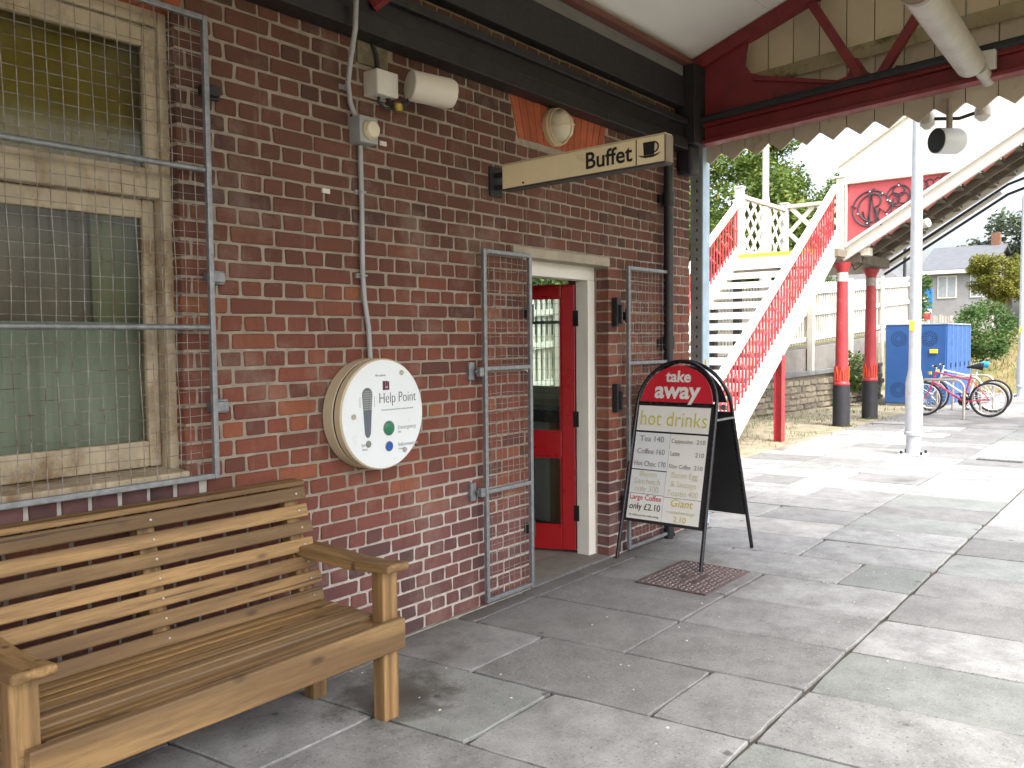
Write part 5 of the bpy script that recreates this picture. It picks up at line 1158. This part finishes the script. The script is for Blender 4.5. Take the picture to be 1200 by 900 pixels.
def bicycle(rear, front, frame_m, saddle_m, bar_m, label, lean):
    rx, ry = rear; d = Vector((front[0] - rx, front[1] - ry, 0)); wb = d.length; d.normalize(); lat = Vector((d.y, -d.x, 0))
    t = thing('bicycle', label, 'bicycle', (rx + d.x * wb / 2, ry + d.y * wb / 2, 0), 'bicycles at the cycle stands')
    def Q(s, z, l=0.): p = Vector((rx, ry, 0)) + d * s + Vector((0, 0, z)) + lat * (l + lean * z); return p
    r = .33; RA, FA = (0, r), (wb, r); BB = (.43, .29); SEAT = (.30, .80); HEAD_T = (wb - .20, .84); HEAD_B = (wb - .155, .66)
    for (cx, cz3) in (RA, FA):
        ring = lambda rad, n=40: [Q(cx + rad * math.cos(2*P2*k/n), cz3 + rad * math.sin(2*P2*k/n)) for k in range(n)]
        w = MB().tube(ring(r - .022), .022, 8, closed=True).build('wheel', TYRE, t, smooth=True)
        MB().tube(ring(r - .052), .012, 6, closed=True).build('rim', RIMM, w, smooth=True)
        s_ = MB()
        for k in range(20):
            a = 2*P2*k/20; s_.tube([Q(cx + .02 * math.cos(a + 1.2), cz3 + .02 * math.sin(a + 1.2), .03 * (1 if k % 2 else -1)), Q(cx + (r - .055) * math.cos(a), cz3 + (r - .055) * math.sin(a))], .0022, 4)
        s_.build('spokes', RIMM, w)
        MB().tube([Q(cx, cz3, -.06), Q(cx, cz3, .06)], .02, 10).build('hub', RIMM, w)
    f = MB(); T = lambda a, b, rad, l0=0., l1=0.: f.tube([Q(*a, l0), Q(*b, l1)], rad, 8)
    T(BB, SEAT, .017); T(BB, HEAD_B, .020); T((.33, .70), HEAD_T, .017); T(HEAD_T, HEAD_B, .021)
    for l in (-.06, .06): T(RA, BB, .010, l, l * .6); T(RA, (.31, .72), .009, l, l * .3)
    f.build('frame', frame_m, t, smooth=True)
    fk = MB()
    for l in (-.055, .055): fk.tube([Q(*FA, l), Q(wb - .10, .50, l), Q(wb - .15, .66, l * .8)], .012, 8)
    fk.build('fork', frame_m, t, smooth=True)
    st_ = MB(); st_.tube([Q(*SEAT), Q(.27, .92)], .013, 8); st_.build('seat_post', RIMM, t)
    sd_ = [(.10, .945), (.16, .955), (.30, .945), (.38, .935)]
    MB().tube([Q(*p) for p in sd_], [.075, .07, .03, .018], 10).build('saddle', saddle_m, t, smooth=True)
    hb = MB(); hb.tube([Q(*HEAD_T), Q(wb - .215, .93), Q(wb - .14, .95)], .013, 8); hb.tube([Q(wb - .19, .96, -.30), Q(wb - .14, .95, -.12), Q(wb - .14, .95, .12), Q(wb - .19, .96, .30)], .012, 8); hb.build('handlebar', bar_m, t, smooth=True)
    gp_ = MB()
    for l in (-1, 1): gp_.tube([Q(wb - .17, .957, .20 * l), Q(wb - .20, .962, .32 * l)], .018, 8)
    gp_.build('grips', TYRE, t, smooth=True)
    MB().tube([Q(*BB, .045), Q(*BB, .053)], .09, 20).build('chainring', BLACKI, t)
    ck = MB(); ck.tube([Q(*BB, .06), Q(BB[0] - .07, BB[1] - .15, .07)], .010, 6).tube([Q(*BB, -.06), Q(BB[0] + .07, BB[1] + .15, -.07)], .010, 6).build('crank', BLACKI, t)
    for sgn in (1, -1): MB().beam(Q(BB[0] - .07 * sgn - .04, BB[1] - .15 * sgn, .11 * sgn), Q(BB[0] - .07 * sgn + .05, BB[1] - .15 * sgn, .11 * sgn), .09, .02).build('pedal', BLACKI, t)
    ch = MB(); ch.tube([Q(0, r + .04, .05), Q(BB[0], BB[1] + .09, .05)], .005, 5).tube([Q(0, r - .04, .05), Q(BB[0], BB[1] - .09, .05)], .005, 5).build('chain', BLACKI, t)
    MB().lathe(tuple(Q(wb - .10, .80)), [(.035, 0), (.035, .05)], 10).build('front_lamp', YEL, t)
    return t
bicycle((18.02, -.24), (17.80, .84), mat('bike_red', (.52, .025, .09), .3, 0, .1, 6, 0, coat=.3), BLACKI, OFFW, 'red bicycle with a black saddle leaning on the cycle hoop', .05)
bicycle((19.25, -.12), (19.0, .96), mat('bike_white', (.68, .68, .68), .3, 0, .08, 6, 0, coat=.3), mat('saddle_blue', (.03, .35, .60), .5), OFFW, 'white bicycle with a bright blue saddle, behind the red one', .05)

# ================================================================== houses, board fence, estate sign
SLATE = mat('house_slate', (.125, .132, .148), .8, 0, .12, 3, .3, 20, stretch=(1, 1, 3)); HWALL = mat('house_grey_wall', (.30, .30, .305), .85, 0, .1, 2, .2, 20, dirt=(.2, .2, .2), dscale=1.2)
hs1 = thing('grey_house', 'taller grey house with a slate roof and white windows beyond the wooden fence', 'house', (48, 5.9, 1))
hx0, hx1, hy0, hy1 = 48, 55, 4.7, 7.75
MB().prism([(hx0, hy0, .8), (hx1, hy0, .8), (hx1, hy0, 4.85), ((hx0 + hx1) / 2, hy0, 6.2), (hx0, hy0, 4.85)], (0, hy1 - hy0, 0)).build('wall', HWALL, hs1)
for sgn in (-1, 1):
    xe = (hx0 - .3) if sgn < 0 else (hx1 + .3); xm = (hx0 + hx1) / 2
    MB().hexa([(xe, hy0 - .25, 4.78), (xm, hy0 - .25, 6.23), (xm, hy1 + .25, 6.23), (xe, hy1 + .25, 4.78), (xe, hy0 - .25, 4.90), (xm, hy0 - .25, 6.36), (xm, hy1 + .25, 6.36), (xe, hy1 + .25, 4.90)]).build('roof', SLATE, hs1)
part('gutter', hs1, WHITEP, (hx0 - .38, hx0 - .301, hy0 - .25, hy1 + .25, 4.68, 4.86))
part('chimney', hs1, mat('chimney_brick', (.22, .11, .07), .9), (51.3, 51.8, 4.8, 5.2, 6.0, 6.95))
for (a, b) in ((4.95, 5.55), (6.15, 7.05)):
    w = MB().box(hx0 - .05, hx0 - .003, a, b, 3.45, 4.6).build('window', WHITEP, hs1)
    for (p, q_) in ((a + .06, (a + b) / 2 - .03), ((a + b) / 2 + .03, b - .06)): MB().box(hx0 - .06, hx0 - .051, p, q_, 3.52, 4.53).build('pane', mat('house_pane', (.35, .38, .40), .1), w)
MB().cyl((hx0 - .1, 7.6, 1), (hx0 - .1, 7.6, 4.75), .06, n=8).build('downpipe', WHITEP, hs1)
hs2 = thing('grey_house', 'lower grey house with a pale hipped roof left of the taller grey house', 'house', (46, 9.2, 1))
a0, a1, b0, b1 = 43.5, 50, 7.45, 11.4
part('wall', hs2, mat('house_blue_grey_wall', (.20, .21, .235), .85, 0, .1, 2, .2, 20), (a0, a1, b0, b1, .8, 4.0))
MB().hexa([(a0 - .35, b0 - .1, 4.003), (a1 + .35, b0 - .1, 4.003), (a1 + .35, b1 + .3, 4.003), (a0 - .35, b1 + .3, 4.003), (a0 + 2.6, b0 + 1.9, 5.3), (a1 - 2.6, b0 + 1.9, 5.3), (a1 - 2.6, b1 - 1.5, 5.3), (a0 + 2.6, b1 - 1.5, 5.3)]).build('roof', mat('house_grey_tile', (.13, .13, .135), .85, 0, .1, 3, .2, 20), hs2)
part('gutter', hs2, WHITEP, (a0 - .42, a0 - .351, b0 - .1, b1 + .3, 3.9, 4.04))
for (a, b) in ((7.75, 8.45), (9.4, 10.4)):
    w = MB().box(a0 - .05, a0 - .003, a, b, 2.4, 3.5).build('window', WHITEP, hs2); MB().box(a0 - .06, a0 - .051, a + .07, b - .07, 2.47, 2.9).box(a0 - .06, a0 - .051, a + .07, b - .07, 2.97, 3.43).build('pane', mat('house_pane', (.2,) * 3, .1), w)
for y in (8.9, 11.0): MB().cyl((a0 - .1, y, 1), (a0 - .1, y, 3.95), .06, n=8).build('downpipe', WHITEP, hs2)
wf2 = thing('board_fence', 'weathered grey wooden board fence in front of the grey houses', 'fence', (33, 3.7, 0))
FW = mat('weathered_fence', (.26, .25, .23), .9, 0, .2, 4, .2, 30, stretch=(3, 3, .4), rnd=.2)
p0, p1 = Vector((35.5, 2.3, 0)), Vector((31.0, 5.6, 0)); n = 46
bm = MB()
for k in range(n):
    p = p0.lerp(p1, k / n); q_ = p0.lerp(p1, (k + .93) / n); h = 2.28 + random.uniform(-.03, .03)
    off = Vector((-.02 if k % 2 else 0, 0, 0))
    MB().prism([p + off + Vector((0, 0, .3)), q_ + off + Vector((0, 0, .3)), q_ + off + Vector((0, 0, h)), p + off + Vector((0, 0, h))], (.02, .012, 0)).build('fence_board', FW, wf2)
for z in (.9, 1.9): MB().beam(p0 + Vector((.08, .05, z)), p1 + Vector((.08, .05, z)), .05, .08).build('fence_rail', FW, wf2)
es = thing('estate_sign', 'blue white and red board sign on a white post above the lockers', 'sign', (28.0, 3.28, .5))
part('post', es, WHITEP, (28.0, 28.07, 3.23, 3.33, .3, 2.6)); 
part('blue_board', es, mat('sign_blue', (.03, .22, .60), .4), (27.95, 27.985, 2.92, 3.55, 2.36, 2.95)); part('red_board', es, mat('sign_red', (.60, .06, .08), .4), (27.95, 27.985, 2.97, 3.50, 2.03, 2.22)); part('white_band', es, WHITEP, (27.95, 27.985, 2.95, 3.52, 2.222, 2.358))
part('white_print', es, WHITEP, (27.94, 27.949, 3.05, 3.42, 2.56, 2.75))
gd = thing('drain_channel', 'dark grated drain set in the pale far paving', 'drain', (11.82, -1.36, 0))
part('grate', gd, mat('drain_iron', (.10, .095, .10), .6, .3), (11.76, 11.88, -1.62, -1.12, -.004, .006))
for k in range(9): part('slot', gd, CHAR, (11.78, 11.86, -1.59 + k * .053, -1.565 + k * .053, .006, .007))

# ================================================================== plants
L1 = leaf_mat('leaf_tree', (.04, .085, .014), (.17, .235, .04), (.36, .27, .05)); L2 = leaf_mat('leaf_grey', (.06, .085, .05), (.15, .185, .115))
L3 = leaf_mat('leaf_olive', (.11, .13, .018), (.28, .27, .05), (.36, .28, .07)); L4 = leaf_mat('leaf_bush', (.03, .075, .018), (.11, .20, .05)); L5 = leaf_mat('leaf_weed', (.05, .09, .02), (.15, .20, .06), (.3, .25, .12))
BARK = mat('bark', (.11, .085, .06), .9, 0, .25, 8, .6, 30)
def clumps(c, r, n, cr, rng):
    out = []
    for _ in range(n):
        d = rng.normal(size=3); d /= np.linalg.norm(d); k = rng.uniform(.35, 1.0) ** .6
        s = cr * rng.uniform(.6, 1.3); out.append((c[0] + d[0] * r[0] * k, c[1] + d[1] * r[1] * k, c[2] + d[2] * r[2] * k * (1 if d[2] > 0 else .8), s, s, s * .8))
    return out
def tree(label, base, c, r, n, cl, cr, leaf, m, cat='tree', seed=1, name='tree', group=None):
    rng = np.random.default_rng(seed); t = thing(name, label, cat, base, group); cs = clumps(c, r, cl, cr, rng)
    v, f = leaves(cs, n, leaf, rng=rng); raw('crown', v, f, m, t)
    if name == 'tree':
        top = Vector(c); b = Vector(base); tr = max(.06, r[2] * .06)
        tk = MB(); tk.tube([b - Vector((0, 0, .2)), b.lerp(top, .45) + Vector((.05, .04, 0)), top], [tr * 1.4, tr, tr * .4], 10).build('trunk', BARK, t, smooth=True)
        lm = MB()
        for cc in cs[:14]:
            s0 = b.lerp(top, rng.uniform(.45, .9)); e = Vector(cc[:3]); lm.tube([s0, s0.lerp(e, .5) + Vector((0, 0, .1 * r[2])), e], [tr * .5, tr * .3, tr * .1], 6)
        lm.build('limb', BARK, t, smooth=True)
    return t
tree('tall green tree rising behind the footbridge landing', (28, 9.0, .5), (28, 8.9, 5.3), (3.2, 3.7, 3.2), 60000, 90, .78, .17, L1, seed=2)
tree('green tree with yellowing leaves beside the drainpipe corner, left of the taller tree', (27.5, 14.5, .5), (27.5, 14.2, 4.6), (3, 3.2, 3.0), 26000, 50, .9, .18, L1, seed=3)
tree('large grey green tree behind the far lamp post', (54, 3.2, 1.5), (54, 2.6, 5.6), (3, 3.9, 2.6), 24000, 60, .95, .30, L2, seed=4)
tree('small round olive tree right of the taller grey house', (40, 3.15, 1.2), (40, 3.05, 3.85), (.95, 1.1, 1.3), 16000, 46, .34, .105, L3, seed=5)
tree('dense round green bush on the dry grass bank behind the bicycles', (25.6, 1.15, .2), (25.6, 1.12, 1.55), (.75, .80, .85), 6500, 46, .26, .085, L4, 'bush', 6, 'bush')
tree('green hedge growing across the top of the far bank', (44, 0.4, 1.3), (44, 0.0, 2.3), (1.0, 3.4, .75), 6000, 50, .45, .14, L2, 'hedge', 7, 'hedge')
tree('pale green shrub between the wooden fence and the olive tree', (36.5, 2.7, 1.3), (36.5, 2.9, 2.15), (.6, .75, .7), 2600, 24, .3, .11, L5, 'shrub', 8, 'shrub')
tree('green ivy hanging on the end of the white picket fence', (25.2, 2.65, .6), (25.2, 2.62, 2.35), (.18, .22, .95), 1500, 26, .2, .10, L4, 'ivy', 9, 'ivy')
tree('weedy shrub growing between the second red column and the blue lockers', (19.6, 2.5, 0), (19.4, 2.52, .72), (.35, .32, .62), 1700, 26, .2, .085, L5, 'shrub', 10, 'shrub')
tree('pale leafy shrub above the fence behind the first red column', (21.5, 4.4, .55), (21.5, 4.3, 2.5), (.5, .7, .75), 1800, 24, .25, .10, L5, 'shrub', 11, 'shrub')
# tufts and dry blades
def blades(name, pts, h, w, m, rng):
    n = len(pts); pts = np.asarray(pts); a = rng.uniform(0, 2 * np.pi, n); d = np.stack([np.cos(a), np.sin(a), 0 * a], 1); hh = h * rng.uniform(.5, 1.3, (n, 1)); lean = rng.normal(size=(n, 3)) * .35; lean[:, 2] = 1
    v = np.stack([pts - d * w, pts + d * w, pts + lean * hh + d * w * .2, pts + lean * hh - d * w * .2], 1).reshape(-1, 3)
    o = raw(name, v, np.arange(4 * n).reshape(n, 4), m); o['kind'] = 'stuff'; return o
rng = np.random.default_rng(12)
DRYB = leaf_mat('dry_blades', (.16, .13, .045), (.33, .26, .11), (.10, .14, .03))
bx = rng.uniform(26, 40, 9000); by = rng.uniform(-5, 3.2, 9000); bzz = ground_h(bx, by)
blades('dry_grass', np.stack([bx, by, bzz - .02], 1), .22, .012, DRYB, rng)
pts = []
for (x, y, r, n) in ((15.03, 1.5, .3, 60), (16.6, 1.45, .35, 70), (13.2, 1.7, .5, 60), (17.8, 2.4, .7, 160), (16.0, 2.9, 1.2, 300), (14.2, 2.9, 1.0, 200), (19.0, 1.4, .5, 50), (12.0, 2.2, .9, 80), (20.0, 2.4, .4, 90)):
    q_ = rng.normal(size=(n, 2)) * r * .5; pts += [(x + a, min(y + b, wy0(x) - .02), -.006) for a, b in q_]
blades('weeds', pts, .06, .006, L5, rng)
lt = []
for _ in range(60):
    x = rng.uniform(2.4, 7); y = rng.uniform(-2.2, -.05); lt.append((x, y))
lm = MB()
for (x, y) in lt:
    s = rng.uniform(.003, .008); a = rng.uniform(0, 6); lm.hexa([(x + s * math.cos(a + k * 1.57) * (1.6 if k % 2 else 1), y + s * math.sin(a + k * 1.57), .0035) for k in range(4)] + [(x + s * .7 * math.cos(a + k * 1.57), y + s * .7 * math.sin(a + k * 1.57), .0065) for k in range(4)])
o = lm.build('litter', mat('pale_litter', (.5, .47, .40), .9)); o['kind'] = 'stuff'
